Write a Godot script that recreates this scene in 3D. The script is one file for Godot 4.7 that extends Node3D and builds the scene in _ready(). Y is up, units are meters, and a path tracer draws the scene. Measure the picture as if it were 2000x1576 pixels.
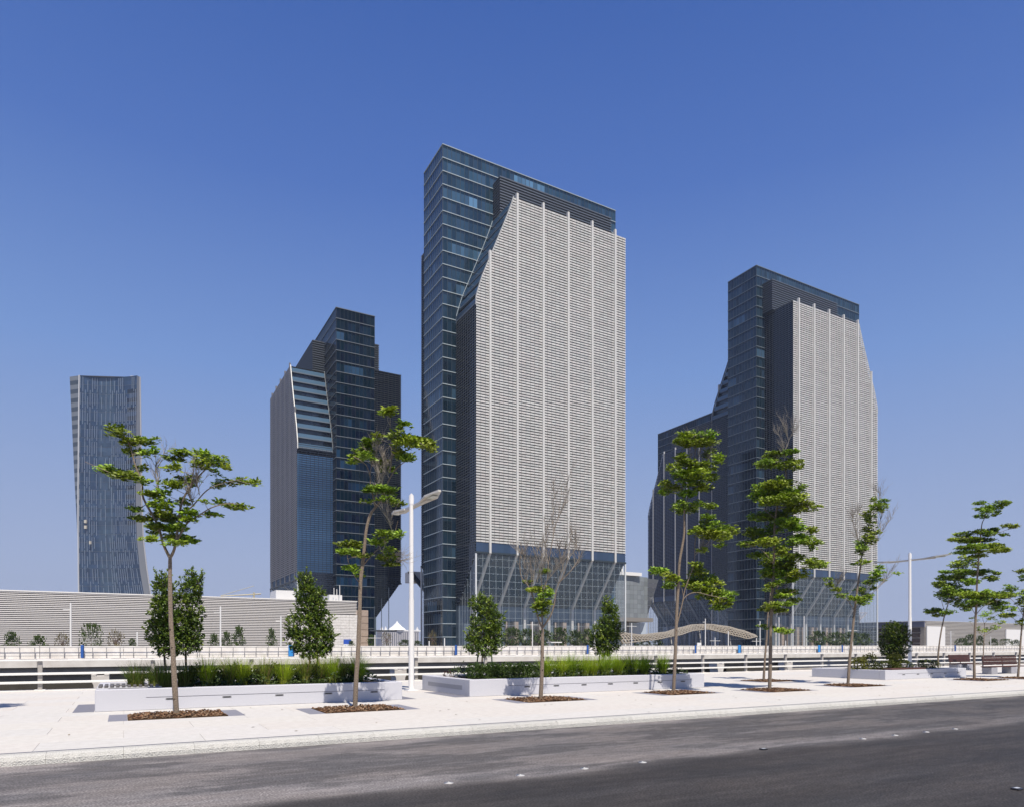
extends Node3D

const TREES := {
	"T1": {"at": Vector3(1.07,0,-17.76), "limbs": [[.078,.050,[0,0,0,-0.05,0.79,0,-0.09,1.54,0,-0.13,2.13,0,-0.15,3.05,0,-0.15,3.62,0]],
			[.045,.010,[-0.15,3.62,0,-0.29,3.91,0.01,-0.45,4.42,0.01,-0.75,4.99,0.03,-0.78,5.34,0.04,-0.95,5.82,0.05,-1.04,6.19,0.06,-1.24,6.57,0.09]],
			[.045,.012,[-0.15,3.62,0,-0.05,3.82,0.01,0.02,4.19,0.01,0.11,4.82,0.02,0.28,5.17,0.04,0.56,5.51,0.07,0.85,5.74,0.11,1.19,5.82,0.16]],
			[.030,.008,[0.02,4.05,0,0.25,4.42,0.02,0.53,4.59,0.05,0.85,4.77,0.09,1.25,4.85,0.17,1.53,4.82,0.24]],
			[.025,.007,[0.11,4.62,0,0.39,4.82,0.04,0.76,5.17,0.11,1.19,5.31,0.22,1.79,5.37,0.41]],
			[.020,.006,[-0.78,5.37,0,-1.24,5.49,0.06,-1.47,5.57,0.13,-1.98,5.79,0.24]],
			[.015,.006,[0.31,5.22,0,0.42,5.68,0.05,0.39,5.91,0.1,0.05,5.99,0.08]]],
		"bare": [[.012,.003,[-0.49,5.05,0,-0.47,5.45,-0.09,-0.58,5.77,-0.19,-0.44,6.11,-0.28]], [.010,.003,[0.39,4.82,0,0.28,5.11,-0.02]], [.008,.003,[0.53,5.08,0,0.59,5.34,0.27]]],
		"pads": [[-1.35,6.54,0.11,0.14,0.11,0.14], [-1.18,6.42,0.31,0.17,0.11,0.14], [-0.89,6.42,-0.33,0.23,0.1,0.18], [-1.04,6.29,-0.03,0.23,0.1,0.18], [-1.07,6.12,-0.22,0.23,0.09,0.18], [-0.61,6.09,0.03,0.16,0.1,0.13], [-0.61,5.98,0.05,0.11,0.06,0.09], [-1.89,5.77,-0.37,0.16,0.09,0.13], [-1.64,5.68,-0.24,0.21,0.09,0.17], [-0.92,5.71,-0.16,0.14,0.09,0.11], [-1.01,5.42,0.38,0.26,0.1,0.21], [-0.67,5.34,0.19,0.14,0.11,0.14], [-0.52,5.17,-0.23,0.11,0.14,0.17], [-0.49,5.02,0.24,0.2,0.07,0.16], [-0.64,4.88,-0.26,0.14,0.09,0.11], [-0.92,4.71,0.09,0.14,0.06,0.11], [-0.95,4.57,-0.32,0.23,0.06,0.18], [-0.52,4.68,-0.39,0.17,0.14,0.17], [-0.18,4.77,0.34,0.26,0.14,0.21], [-0.35,4.59,-0.29,0.31,0.11,0.25], [0.05,4.94,-0.21,0.14,0.1,0.12], [-0.15,5.09,0.33,0.11,0.05,0.09], [0.08,5.22,0.32,0.23,0.1,0.18], [0.22,5.45,-0.18,0.23,0.13,0.18], [0.11,5.62,0.35,0.16,0.1,0.13], [-0.01,5.91,0.03,0.2,0.1,0.16], [0.22,6.01,0.15,0.2,0.09,0.16], [0.53,5.94,-0.26,0.23,0.1,0.18], [0.79,5.94,0.34,0.17,0.1,0.14], [1.05,5.79,0.17,0.24,0.11,0.19], [1.22,5.65,0.3,0.09,0.07,0.09], [0.68,5.68,0.32,0.2,0.09,0.16], [0.88,5.62,-0.14,0.11,0.07,0.09], [0.93,5.31,-0.1,0.14,0.06,0.11], [0.93,5.42,-0.2,0.06,0.06,0.07], [1.22,5.42,-0.25,0.13,0.09,0.1], [1.48,5.45,-0.33,0.16,0.08,0.13], [1.73,5.38,-0.14,0.13,0.06,0.1], [0.33,4.64,0.08,0.2,0.09,0.16], [0.65,4.67,-0.38,0.17,0.06,0.14], [0.33,4.49,0.14,0.17,0.07,0.14], [0.99,4.91,-0.11,0.13,0.06,0.1], [1.33,4.82,-0.17,0.24,0.07,0.19], [0.73,4.87,0.19,0.06,0.04,0.05], [-0.35,4.31,-0.02,0.31,0.08,0.25], [-0.58,4.24,-0.13,0.13,0.06,0.1], [-0.07,4.31,-0.02,0.23,0.13,0.18], [0.16,4.31,0.14,0.11,0.06,0.09], [-0.18,4.11,-0.42,0.29,0.1,0.23], [-0.41,3.99,0.38,0.19,0.07,0.15], [0.08,4.08,-0.38,0.19,0.09,0.15], [0.11,3.92,0.19,0.16,0.07,0.13], [-0.07,3.94,0.22,0.09,0.07,0.09]], "leaf": 1.0, "dens": 1.0},
	"T2": {"at": Vector3(5.13,0,-17.26), "limbs": [[.075,.040,[0,0,0,0.03,0.76,0,0.08,1.48,0,0.1,2.06,0,0.12,2.55,0,0.14,3.22,0,0.2,3.72,0,0.25,4.21,0,0.3,4.61,0,0.4,4.94,0,0.52,5.11,0]],
			[.030,.008,[0.52,5.11,0,0.45,5.4,-0.03,0.38,5.73,-0.05,0.37,5.93,-0.08,0.27,6.19,-0.09,0.1,6.33,-0.09,-0.06,6.42,-0.1]],
			[.015,.006,[0.37,5.93,0,0.43,6.19,0.05,0.4,6.36,0.1]],
			[.035,.010,[0.52,5.11,0,0.66,5.3,-0.01,0.8,5.67,-0.03,0.93,5.96,-0.05,1.09,6.16,-0.07,1.36,6.36,-0.1]],
			[.020,.006,[0.89,6,0,0.96,6.46,0.02,1.16,6.75,0.03,1.62,6.75,0.07]],
			[.012,.005,[0.96,6.46,0,0.88,6.75,-0.09,0.86,7.18,-0.18,0.85,7.41,-0.26]],
			[.015,.005,[0.63,5.24,0,0.8,5.24,-0.12,1.16,5.24,-0.3]],
			[.020,.005,[0.22,3.65,0,0.47,3.95,-0.03,0.73,4.18,-0.08,0.96,4.45,-0.14,1.06,4.81,-0.2]],
			[.012,.005,[0.63,4.08,0,0.8,3.85,0.23]],
			[.016,.006,[0.21,3.82,0,0,3.85,-0.02,-0.19,3.79,-0.05,-0.13,3.62,-0.07]],
			[.012,.005,[-0.19,3.79,0,-0.19,4.02,0.03,-0.1,4.15,0.06]],
			[.015,.005,[0.13,3.16,0,0.02,3.32,0.04,-0.13,3.59,0.1]]],
		"bare": [[.014,.004,[0.53,5.34,0,0.63,5.8,0.09,0.56,6.26,0.18,0.63,6.59,0.27]], [.012,.004,[0.7,5.4,0,0.68,5.86,-0.05,0.83,6.26,-0.09]], [.010,.003,[0.45,5.53,0,0.6,6,-0.04,0.5,6.36,-0.09]], [.012,.003,[0.86,5.86,0,0.73,6.19,0.01,0.73,6.52,0.01]], [.008,.003,[0.96,4.45,0,0.86,4.78,0.17]], [.008,.003,[0.89,3.95,0,1.09,3.8,-0.24]]],
		"pads": [[0.89,7.5,0.2,0.2,0.06,0.16], [0.86,7.4,0.23,0.18,0.04,0.15], [1.26,7.08,0.28,0.18,0.1,0.15], [1.42,6.89,-0.43,0.26,0.13,0.21], [1.16,6.79,0.39,0.23,0.15,0.18], [1.62,6.85,-0.38,0.26,0.16,0.21], [1.85,6.72,-0.13,0.18,0.16,0.2], [1.98,6.59,0.08,0.12,0.1,0.12], [1.42,6.62,0.41,0.3,0.13,0.24], [1.26,6.42,-0.14,0.23,0.12,0.18], [1.32,6.26,0.32,0.16,0.1,0.13], [1.09,6.52,0.03,0.16,0.1,0.13], [0.4,6.82,-0.15,0.2,0.08,0.16], [0.3,6.72,-0.14,0.16,0.07,0.13], [0.2,6.62,-0.26,0.2,0.07,0.16], [-0.03,6.56,-0.3,0.13,0.1,0.12], [-0.1,6.39,-0.29,0.2,0.12,0.16], [0.33,6.39,0.14,0.16,0.12,0.14], [0.37,6.29,0.38,0.16,0.08,0.13], [0.63,6.33,-0.28,0.2,0.08,0.16], [0.73,6.16,-0.37,0.2,0.08,0.16], [0.66,6.82,0.35,0.13,0.07,0.11], [0.63,5.53,0.04,0.36,0.08,0.29], [0.4,5.57,-0.07,0.15,0.05,0.12], [0.86,5.52,-0.19,0.15,0.07,0.12], [0.3,5.22,0.06,0.09,0.05,0.07], [0.86,5.25,0.26,0.18,0.05,0.15], [1.09,5.2,-0.03,0.16,0.06,0.13], [-0.16,4.16,-0.08,0.3,0.07,0.24], [0,4.15,-0.33,0.15,0.05,0.12], [-0.13,3.92,0.37,0.25,0.07,0.2], [0.07,3.95,-0.33,0.13,0.07,0.11], [0.27,3.85,0,0.15,0.06,0.12], [-0.03,3.52,0.26,0.16,0.1,0.13], [0.05,3.39,-0.23,0.08,0.08,0.1], [0.63,4.18,0.19,0.2,0.08,0.16], [0.83,4.31,0.39,0.23,0.13,0.18], [1.06,4.38,0.1,0.16,0.1,0.13], [1.21,4.4,0.18,0.08,0.08,0.1], [0.83,4.05,-0.3,0.16,0.12,0.14], [0.81,3.82,-0.05,0.18,0.13,0.16], [0.85,3.69,-0.26,0.15,0.07,0.12]], "leaf": 1.0, "dens": 1.0},
	"T3": {"at": Vector3(10.83,0,-17.51), "limbs": [[.085,.050,[0,0,0,0.04,0.86,0,0.05,1.56,0,0.06,2.08,0]],
			[.035,.008,[0.06,2.08,0,-0.08,2.43,0.01,-0.2,2.95,0.03,-0.36,3.34,0.06,-0.58,3.65,0.1,-0.62,4.14,0.12,-0.53,4.48,0.14]],
			[.030,.006,[0.06,2.08,0,0.04,2.6,0,0.06,3.13,-0.01,0.2,3.58,-0.02,0.23,4,-0.03,0.32,4.52,-0.04,0.43,5.11,-0.05,0.55,5.56,-0.07,0.65,6.43,-0.09]],
			[.035,.006,[0.06,2.12,0,0.3,2.5,0,0.41,2.85,-0.01,0.48,3.3,-0.01,0.69,3.72,-0.01,0.79,4.14,-0.02,0.93,5.04,-0.03]],
			[.020,.005,[0.55,3.47,0,1,3.93,0.15,1.24,4.41,0.35]],
			[.018,.005,[-0.25,3.16,0,-0.29,3.82,0.05,-0.32,4.34,0.11]]],
		"bare": [[.012,.003,[0.69,3.72,0,0.58,4.27,0.14,0.51,4.52,0.29]], [.012,.003,[-0.11,3.47,0,-0.01,4,-0.01,0.06,4.27,-0.03]], [.012,.003,[-0.22,3.44,0,-0.18,3.89,0,-0.08,4.48,-0.01]], [.010,.003,[-0.36,3.34,0,-0.5,3.82,0.07,-0.43,4.55,0.14]], [.010,.003,[0.23,4,0,0.15,4.52,-0.01,0.18,5.04,-0.01]], [.008,.002,[0.37,4.83,0,0.37,5.63,-0.06,0.41,6.15,-0.13]], [.008,.002,[0.48,5.28,0,0.72,5.91,-0.03,0.76,6.4,-0.06]], [.012,.003,[0.79,4.14,0,1.07,4.55,-0.11,0.97,4.9,-0.21]], [.010,.003,[0.9,3.82,0,1.14,4.21,-0.04,1.1,4.55,-0.07]], [.012,.003,[0.2,3.54,0,0.41,3.79,0.15,0.55,4.03,0.29]], [.010,.003,[0.09,3.23,0,-0.01,3.65,0.14,0.13,4.14,0.28]], [.010,.003,[0.48,3.3,0,0.65,3.93,0.04,0.72,4.52,0.08]], [.010,.003,[-0.29,3.82,0,-0.46,4.21,0,-0.57,4.34,0]]],
		"pads": [[0.13,3.79,-0.13,0.17,0.1,0.14], [-0.44,3.49,-0.31,0.16,0.07,0.13], [-0.01,3.27,-0.23,0.33,0.1,0.26], [-0.22,3.2,0.2,0.14,0.08,0.11], [0.13,3.09,0.31,0.21,0.14,0.17], [-0.01,2.95,-0.11,0.17,0.09,0.14], [0.23,3.02,0.19,0.1,0.09,0.1], [0.13,2.85,0.23,0.21,0.09,0.17], [-0.01,2.78,0.16,0.21,0.1,0.17], [-0.11,2.71,0.12,0.14,0.07,0.11], [0.06,2.6,0.2,0.17,0.12,0.15], [0.03,2.47,-0.09,0.12,0.07,0.1]], "leaf": 1.0, "dens": 0.8},
	"T4": {"at": Vector3(16.3,0,-17.77), "limbs": [[.075,.040,[0,0,0,0.07,1.6,0,0.1,2.53,0,0.15,3.46,0,0.2,4.39,0,0.29,4.94,0,0.36,5.4,0,0.37,6.01,0]],
			[.035,.008,[0.37,6.01,0,0.34,6.47,0.01,0.29,6.93,0.02,0.38,7.26,0.03,0.61,7.72,0.06,0.75,8.33,0.08,0.8,8.79,0.1]],
			[.025,.006,[0.37,6.1,0,0.45,6.47,-0.02,0.57,7.17,-0.05,0.89,7.63,-0.09,1.08,8.19,-0.14]],
			[.030,.010,[0.13,2.35,0,0.29,2.99,0,0.38,3.46,0,0.57,4.01,0,0.71,4.43,0,0.73,5.08,0,0.89,5.54,-0.01,1.45,5.45,-0.01]],
			[.025,.008,[0.34,3.18,0,0.52,3.34,0.03,0.8,3.39,0.07,1.26,3.27,0.14,1.73,3.18,0.24]],
			[.015,.006,[0.34,3.13,0,0.24,3.6,0.03,-0.22,3.97,0.05]]],
		"bare": [[.010,.003,[0.61,7.72,0,0.57,8.23,-0.06,0.61,8.56,-0.12]], [.010,.003,[0.71,7.63,0,0.85,8.09,0.13,0.89,8.42,0.27]], [.008,.003,[0.89,7.63,0,1.17,7.91,0.04,1.22,8.33,0.09]], [.008,.003,[0.73,4.66,0,0.94,4.85,0.05]]],
		"pads": [[0.75,8.88,-0.41,0.21,0.12,0.17], [0.38,8.7,0.04,0.25,0.14,0.2], [0.71,8.6,-0.25,0.32,0.19,0.26], [1.08,8.65,0.17,0.32,0.19,0.26], [1.26,8.51,-0.03,0.19,0.14,0.17], [0.2,8.42,0.28,0.23,0.12,0.19], [0.47,8.37,0.14,0.28,0.14,0.22], [0.98,8.37,0.3,0.32,0.14,0.26], [1.26,8.14,-0.12,0.19,0.19,0.22], [0.24,7.91,0.13,0.23,0.19,0.22], [0.38,7.72,0.24,0.32,0.14,0.26], [1.4,7.82,0.29,0.23,0.19,0.22], [1.17,7.68,-0.14,0.28,0.19,0.22], [0.85,7.58,0.32,0.28,0.19,0.22], [-0.08,7.54,0.31,0.21,0.16,0.19], [0.47,7.4,0.19,0.32,0.19,0.26], [0.1,7.26,0.45,0.28,0.16,0.22], [0.71,7.26,0.5,0.37,0.21,0.3], [1.22,7.26,0.02,0.25,0.14,0.2], [-0.27,7.05,0.02,0.21,0.14,0.17], [0.01,6.98,-0.34,0.32,0.14,0.26], [0.38,7.03,0.32,0.28,0.19,0.22], [0.71,6.89,0.41,0.28,0.16,0.22], [1.03,6.93,-0.02,0.23,0.12,0.19], [-0.31,6.73,0.15,0.19,0.1,0.15], [0.43,6.7,0.21,0.28,0.14,0.22], [0.2,6.29,0.2,0.23,0.19,0.22], [0.52,6.29,-0.36,0.37,0.19,0.3], [0.8,6.33,0.22,0.19,0.14,0.17], [1.22,6.29,0.07,0.21,0.12,0.17], [1.08,5.87,0.14,0.21,0.16,0.19], [0.98,5.64,-0.07,0.28,0.19,0.22], [0.71,5.45,0.11,0.23,0.16,0.19], [1.36,5.59,0.24,0.23,0.19,0.22], [1.17,5.36,0.16,0.42,0.21,0.33], [1.54,5.27,0.22,0.32,0.19,0.26], [1.68,5.03,-0.34,0.14,0.12,0.14], [1.82,5.54,-0.3,0.23,0.19,0.22], [2.05,5.5,-0.04,0.14,0.19,0.22], [0.94,4.8,0.11,0.14,0.12,0.14], [-0.45,4.15,-0.28,0.3,0.14,0.24], [-0.22,3.92,0.16,0.23,0.16,0.19], [0.01,3.83,0.1,0.19,0.19,0.22], [-0.08,3.64,-0.4,0.23,0.12,0.19], [0.75,4.29,-0.02,0.21,0.16,0.19], [0.89,4.11,-0.28,0.32,0.19,0.26], [1.17,3.88,-0.52,0.42,0.21,0.33], [0.61,3.69,-0.32,0.23,0.19,0.22], [0.94,3.6,-0.2,0.37,0.19,0.3], [1.45,3.69,-0.3,0.28,0.19,0.22], [1.26,3.37,-0.36,0.42,0.23,0.33], [1.63,3.41,-0.51,0.37,0.23,0.3], [1.87,3.27,-0.03,0.21,0.23,0.28], [1.63,3.04,-0.13,0.37,0.21,0.3], [1.54,2.86,0.09,0.21,0.09,0.17]], "leaf": 1.0, "dens": 1.0},
	"T5": {"at": Vector3(20.25,0,-17.1), "limbs": [[.080,.020,[0,0,0,0.03,1.35,0,0.04,2.34,0,0.09,3.32,0,0.13,4.2,0,0.16,4.98,0,0.17,5.77,0,0.26,6.5,0,0.45,7.24,0,0.6,7.63,0,0.5,8.22,0]],
			[.020,.006,[0.11,4.54,0,-0.18,4.93,0.01,-0.53,5.13,0.02,-0.92,5.28,0.05]],
			[.020,.006,[0.13,3.51,0,0.6,4.05,-0.04,0.94,4.3,-0.1,1.78,4.49,-0.24]],
			[.020,.006,[0.11,2.83,0,0.55,3.37,0.08,0.9,3.56,0.22]],
			[.020,.006,[0.17,5.77,0,0.85,5.96,-0.13,1.39,5.67,-0.38]],
			[.020,.006,[0.26,6.5,0,0.9,6.65,-0.03,1.48,6.6,-0.08]],
			[.018,.006,[0.21,6.16,0,-0.18,6.5,-0.03,-0.48,6.95,-0.08]],
			[.018,.006,[0.13,4.74,0,0.8,5.18,-0.02,1.39,5.23,-0.07]]],
		"bare": [[.012,.004,[0.53,8.22,0,0.55,8.66,-0.08,0.45,9.1,-0.15,0.38,9.25,-0.23]], [.012,.004,[0.55,8.56,0,0.7,9.05,0.1,0.8,9.3,0.2]], [.010,.003,[0.66,9.01,0,0.58,9.4,-0.04,0.5,9.59,-0.08]]],
		"pads": [[0.4,8.59,-0.52,0.39,0.1,0.31], [0.75,8.51,0.1,0.25,0.09,0.2], [0.21,8.22,-0.52,0.49,0.12,0.39], [-0.13,8.2,0.04,0.2,0.09,0.16], [0.9,8.22,-0.17,0.34,0.11,0.27], [0.55,8.02,0.08,0.29,0.17,0.24], [0.85,7.93,0.37,0.2,0.17,0.21], [0.31,7.58,0.21,0.1,0.1,0.12], [0.6,7.44,-0.07,0.25,0.1,0.2], [0.01,7.24,0.38,0.44,0.2,0.35], [-0.38,7.14,0.13,0.25,0.25,0.29], [0.26,7.04,-0.18,0.54,0.22,0.43], [0.8,7.19,-0.43,0.44,0.2,0.35], [1.14,7.24,0.07,0.15,0.15,0.18], [-0.48,6.9,0.05,0.22,0.2,0.24], [-0.09,6.65,0.55,0.44,0.2,0.35], [0.45,6.75,0.56,0.44,0.25,0.35], [0.99,6.8,0.12,0.39,0.25,0.31], [1.39,6.6,-0.14,0.29,0.22,0.26], [1.58,6.5,0.26,0.1,0.12,0.15], [-0.23,6.31,-0.52,0.34,0.17,0.27], [0.31,6.31,-0.5,0.49,0.22,0.39], [0.8,6.46,0.07,0.34,0.2,0.27], [0.6,5.96,0.15,0.49,0.2,0.39], [0.21,5.82,-0.38,0.34,0.2,0.27], [0.94,5.77,0.13,0.29,0.15,0.24], [1.39,5.67,0.33,0.22,0.15,0.18], [1.19,5.47,-0.13,0.34,0.15,0.27], [-0.58,5.67,-0.06,0.25,0.2,0.24], [-0.28,5.52,-0.29,0.34,0.25,0.29], [-0.72,5.25,-0.2,0.29,0.12,0.24], [-0.28,5.23,0.53,0.39,0.17,0.31], [0.21,5.28,-0.12,0.29,0.25,0.29], [0.75,5.23,0.45,0.29,0.15,0.24], [1.29,5.23,0.43,0.34,0.17,0.27], [1.53,5.03,0.07,0.12,0.12,0.15], [-0.33,4.84,-0.23,0.29,0.12,0.24], [0.31,4.89,0.47,0.29,0.2,0.24], [0.9,4.74,0,0.29,0.2,0.24], [0.01,4.54,-0.08,0.29,0.17,0.24], [0.6,4.49,-0.22,0.44,0.2,0.35], [1.29,4.49,0.47,0.29,0.17,0.24], [1.68,4.49,-0.01,0.29,0.15,0.24], [2.02,4.49,-0.16,0.15,0.12,0.15], [-0.04,4.25,-0.02,0.29,0.12,0.24], [0.5,4.25,-0.49,0.49,0.2,0.39], [0.99,4.15,0.13,0.34,0.2,0.27], [-0.04,4.1,-0.05,0.2,0.1,0.16], [0.8,3.95,-0.2,0.29,0.1,0.24], [0.26,3.81,0.22,0.17,0.1,0.14], [-0.04,3.71,0.25,0.17,0.09,0.14], [0.8,3.54,-0.53,0.37,0.11,0.29], [0.45,3.37,0.03,0.29,0.1,0.24], [0.99,3.22,-0.18,0.2,0.09,0.16], [-0.09,3.02,0.37,0.22,0.12,0.18], [0.36,3.05,0.27,0.29,0.07,0.24], [0.4,2.85,-0.25,0.29,0.07,0.24], [-0.04,2.88,-0.21,0.25,0.06,0.2], [-0.18,2.29,-0.25,0.15,0.06,0.12], [0.31,2.09,0.46,0.27,0.11,0.22], [0.16,2.19,-0.15,0.15,0.07,0.12]], "leaf": 1.0, "dens": 1.0},
	"T5b": {"at": Vector3(25.29,0,-21.69), "limbs": [[.070,.020,[0,0,0,0.08,1.29,0,0.14,1.91,0,0.18,2.84,0,0.29,3.76,0,0.42,5,0]],
			[.018,.006,[0.18,2.84,0,0.73,3.27,0.05]],
			[.018,.006,[0.36,4.38,0,0.91,5,-0.01]]],
		"bare": [],
		"pads": [[0.6,4.82,0.16,0.37,0.19,0.3], [0.91,5.12,0.11,0.37,0.19,0.3], [0.42,5.25,0.27,0.37,0.19,0.3], [0.73,3.27,-0.34,0.25,0.11,0.2], [0.11,4.07,0.21,0.19,0.12,0.15], [1.16,5.56,-0.22,0.37,0.19,0.3], [0.17,5.62,0.03,0.31,0.19,0.25]], "leaf": 1.0, "dens": 0.8},
	"T6": {"at": Vector3(25.32,0,-17.53), "limbs": [[.075,.015,[0,0,0,0.08,1.13,0,0.18,2.1,0,0.26,2.89,0,0.33,3.47,0,0.41,4.13,0,0.51,4.76,0,0.55,5.15,0,0.74,5.77,0,0.86,6.48,0,1.02,6.87,0]],
			[.020,.005,[0.27,2.96,0,0,3.39,-0.01,-0.39,3.74,-0.03,-0.78,4.1,-0.06,-0.97,4.25,-0.1]],
			[.020,.005,[0.31,3.24,0,0.63,3.63,-0.02,0.94,4.06,-0.06,1.17,4.45,-0.1,1.52,4.76,-0.17]],
			[.015,.004,[0.29,3.12,0,0.78,3.55,0,1.17,3.86,0.01,1.56,4.25,0.02,1.91,4.52,0.03]],
			[.012,.004,[0.55,5.23,0,0.94,5.62,-0.01,1.13,6.09,-0.02]]],
		"bare": [[.008,.003,[1.02,5.46,0,1.41,6.2,-0.04,1.84,6.83,-0.08]], [.008,.003,[0.55,5.23,0,0.27,6.4,0.07,0.35,6.98,0.15]], [.008,.003,[0.51,5.62,0,0.2,6.4,0.03,0.16,6.87,0.05]], [.008,.003,[1.33,6.09,0,1.37,6.59,-0.14,1.52,6.98,-0.28]], [.008,.003,[1.17,6.98,0,1.33,7.61,-0.07,1.25,7.8,-0.15]], [.007,.003,[1.17,3.9,0,1.48,4.21,-0.01,1.76,4.6,-0.03]], [.006,.003,[-0.54,3.9,0,-0.43,4.21,0.25]]],
		"pads": [[1.02,7.06,0.39,0.31,0.16,0.25], [0.78,6.83,0.04,0.2,0.16,0.19], [1.09,6.79,-0.42,0.23,0.16,0.19], [1.33,7.3,0.21,0.16,0.14,0.16], [1.09,7.45,-0.05,0.12,0.12,0.14], [1.33,6.98,0.05,0.12,0.1,0.12], [0.82,6.48,0.14,0.12,0.12,0.14], [0.78,6.2,0.1,0.16,0.2,0.23], [1.09,6.12,-0.01,0.14,0.2,0.23], [0.63,5.85,0.33,0.2,0.16,0.19], [0.98,5.81,-0.1,0.23,0.18,0.21], [0.51,5.7,-0.08,0.16,0.14,0.16], [0.39,5.46,0.31,0.23,0.14,0.19], [0.7,5.54,-0.27,0.23,0.16,0.19], [0.55,5.27,-0.14,0.12,0.12,0.14], [0.47,4.88,0.29,0.23,0.11,0.19], [0.39,4.88,-0.3,0.12,0.08,0.09], [-0.9,4.21,0.24,0.14,0.09,0.11], [-0.74,4.02,0.15,0.16,0.12,0.14], [-0.47,3.82,-0.05,0.2,0.1,0.16], [-0.19,3.59,-0.17,0.2,0.1,0.16], [0.08,3.47,0.24,0.21,0.11,0.17], [0.2,3.39,0.31,0.16,0.1,0.12], [1.41,4.72,-0.28,0.18,0.1,0.14], [1.17,4.49,-0.02,0.23,0.18,0.21], [1.02,4.29,0.04,0.2,0.16,0.19], [0.82,4.1,0,0.18,0.14,0.16], [0.59,3.82,-0.13,0.16,0.12,0.14], [0.9,3.63,-0.28,0.2,0.12,0.16], [0.67,3.47,0.08,0.23,0.14,0.19], [0.51,3.31,0.25,0.2,0.14,0.16], [1.13,3.9,-0.31,0.14,0.08,0.11], [1.48,4.21,-0.19,0.12,0.06,0.09], [1.84,4.45,0.22,0.12,0.08,0.09]], "leaf": 1.0, "dens": 0.9},
	"T7": {"at": Vector3(34.62,0,-17.51), "limbs": [[.075,.012,[0,0,0,-0.01,1.27,0,0.05,2.71,0,0.1,3.58,0,0.12,4.44,0,0.17,5.19,0,0.22,5.88,0,0.31,6.92,0,0.37,7.32,0,0.51,7.61,0,0.63,8.07,0]],
			[.020,.006,[0.06,3,0,0.4,3.41,0.03,0.97,3.69,0.11,1.55,3.81,0.24]],
			[.018,.006,[0.06,3,0,-0.18,3.41,0.02,-0.52,3.87,0.06]],
			[.015,.005,[0.22,5.77,0,0.74,5.94,-0.12,1.43,6.11,-0.37]],
			[.015,.005,[0.21,5.71,0,-0.18,6,0.03,-0.76,6,0.11]],
			[.015,.005,[0.28,6.46,0,0.97,6.81,0.14,1.9,7.12,0.46]],
			[.014,.005,[0.27,6.34,0,-0.29,6.57,0.07,-0.76,6.57,0.25]],
			[.014,.005,[0.14,4.79,0,0.51,4.9,0.04,0.92,4.73,0.11]]],
		"bare": [],
		"pads": [[0.51,8.3,-0.41,0.26,0.09,0.21], [1.03,8.13,0.36,0.35,0.13,0.28], [1.43,8.14,-0.21,0.16,0.06,0.13], [0.69,7.96,0.17,0.4,0.14,0.32], [0.28,7.76,0.43,0.29,0.12,0.23], [0.11,7.91,0.16,0.17,0.06,0.14], [0.57,7.67,-0.35,0.29,0.13,0.23], [1.2,7.84,-0.15,0.14,0.07,0.12], [0.8,7.61,0.32,0.17,0.07,0.14], [-0.29,6.81,-0.37,0.35,0.13,0.28], [0.11,6.86,0.11,0.29,0.12,0.23], [0.63,6.81,-0.09,0.35,0.14,0.28], [1.09,6.98,-0.36,0.35,0.14,0.28], [1.55,7.12,0.13,0.35,0.1,0.28], [2.01,7.13,-0.33,0.14,0.05,0.12], [-0.7,6.57,-0.38,0.29,0.1,0.23], [-0.18,6.52,-0.15,0.46,0.16,0.37], [0.34,6.57,-0.57,0.52,0.14,0.41], [0.86,6.57,-0.47,0.35,0.09,0.28], [1.32,6.72,0.06,0.2,0.06,0.16], [-0.7,6.11,0.23,0.29,0.08,0.23], [-0.18,6.14,0.43,0.4,0.12,0.32], [0.34,6.23,-0.49,0.52,0.14,0.41], [0.92,6.23,-0.08,0.46,0.14,0.37], [1.43,6.11,-0.16,0.23,0.07,0.18], [-0.58,5.91,0.11,0.4,0.09,0.32], [0.05,5.94,-0.01,0.35,0.08,0.28], [0.74,5.94,0.54,0.46,0.12,0.37], [0.28,5.77,-0.13,0.35,0.07,0.28], [0.63,5.08,-0.51,0.4,0.09,0.32], [0.92,4.93,0.17,0.23,0.07,0.18], [0.4,4.96,-0.37,0.35,0.12,0.28], [0.63,4.73,0.13,0.29,0.08,0.23], [0.92,4.64,0.01,0.23,0.07,0.18], [0.28,4.04,0.39,0.29,0.12,0.23], [-0.01,3.87,0.07,0.46,0.17,0.37], [-0.52,3.92,0.15,0.46,0.17,0.37], [0.63,3.92,-0.25,0.35,0.14,0.28], [1.09,3.87,0.05,0.35,0.1,0.28], [1.66,3.92,-0.26,0.35,0.12,0.28], [-0.35,3.58,0.29,0.4,0.17,0.32], [0.17,3.64,0.02,0.4,0.2,0.32], [0.74,3.64,-0.45,0.46,0.17,0.37], [1.26,3.58,-0.33,0.46,0.12,0.37], [1.2,3.35,-0.14,0.35,0.17,0.28], [1.55,3.29,0.19,0.2,0.14,0.17], [0.05,3.46,-0.34,0.35,0.12,0.28]], "leaf": 1.0, "dens": 0.8},
	"T9": {"at": Vector3(38.3,0.41,-21.2), "limbs": [[.060,.012,[0,0,0,0.02,0.81,0,0.15,1.81,0,0.34,2.74,0,0.52,3.34,0,0.69,3.94,0,1.09,4.67,0,1.42,5.2,0]],
			[.020,.006,[0.39,2.87,0,0.15,3.67,0.03,0.02,4.27,0.04]],
			[.015,.005,[0.59,3.54,0,1.22,3.94,0.05,1.69,4.67,0.14]]],
		"bare": [],
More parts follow.
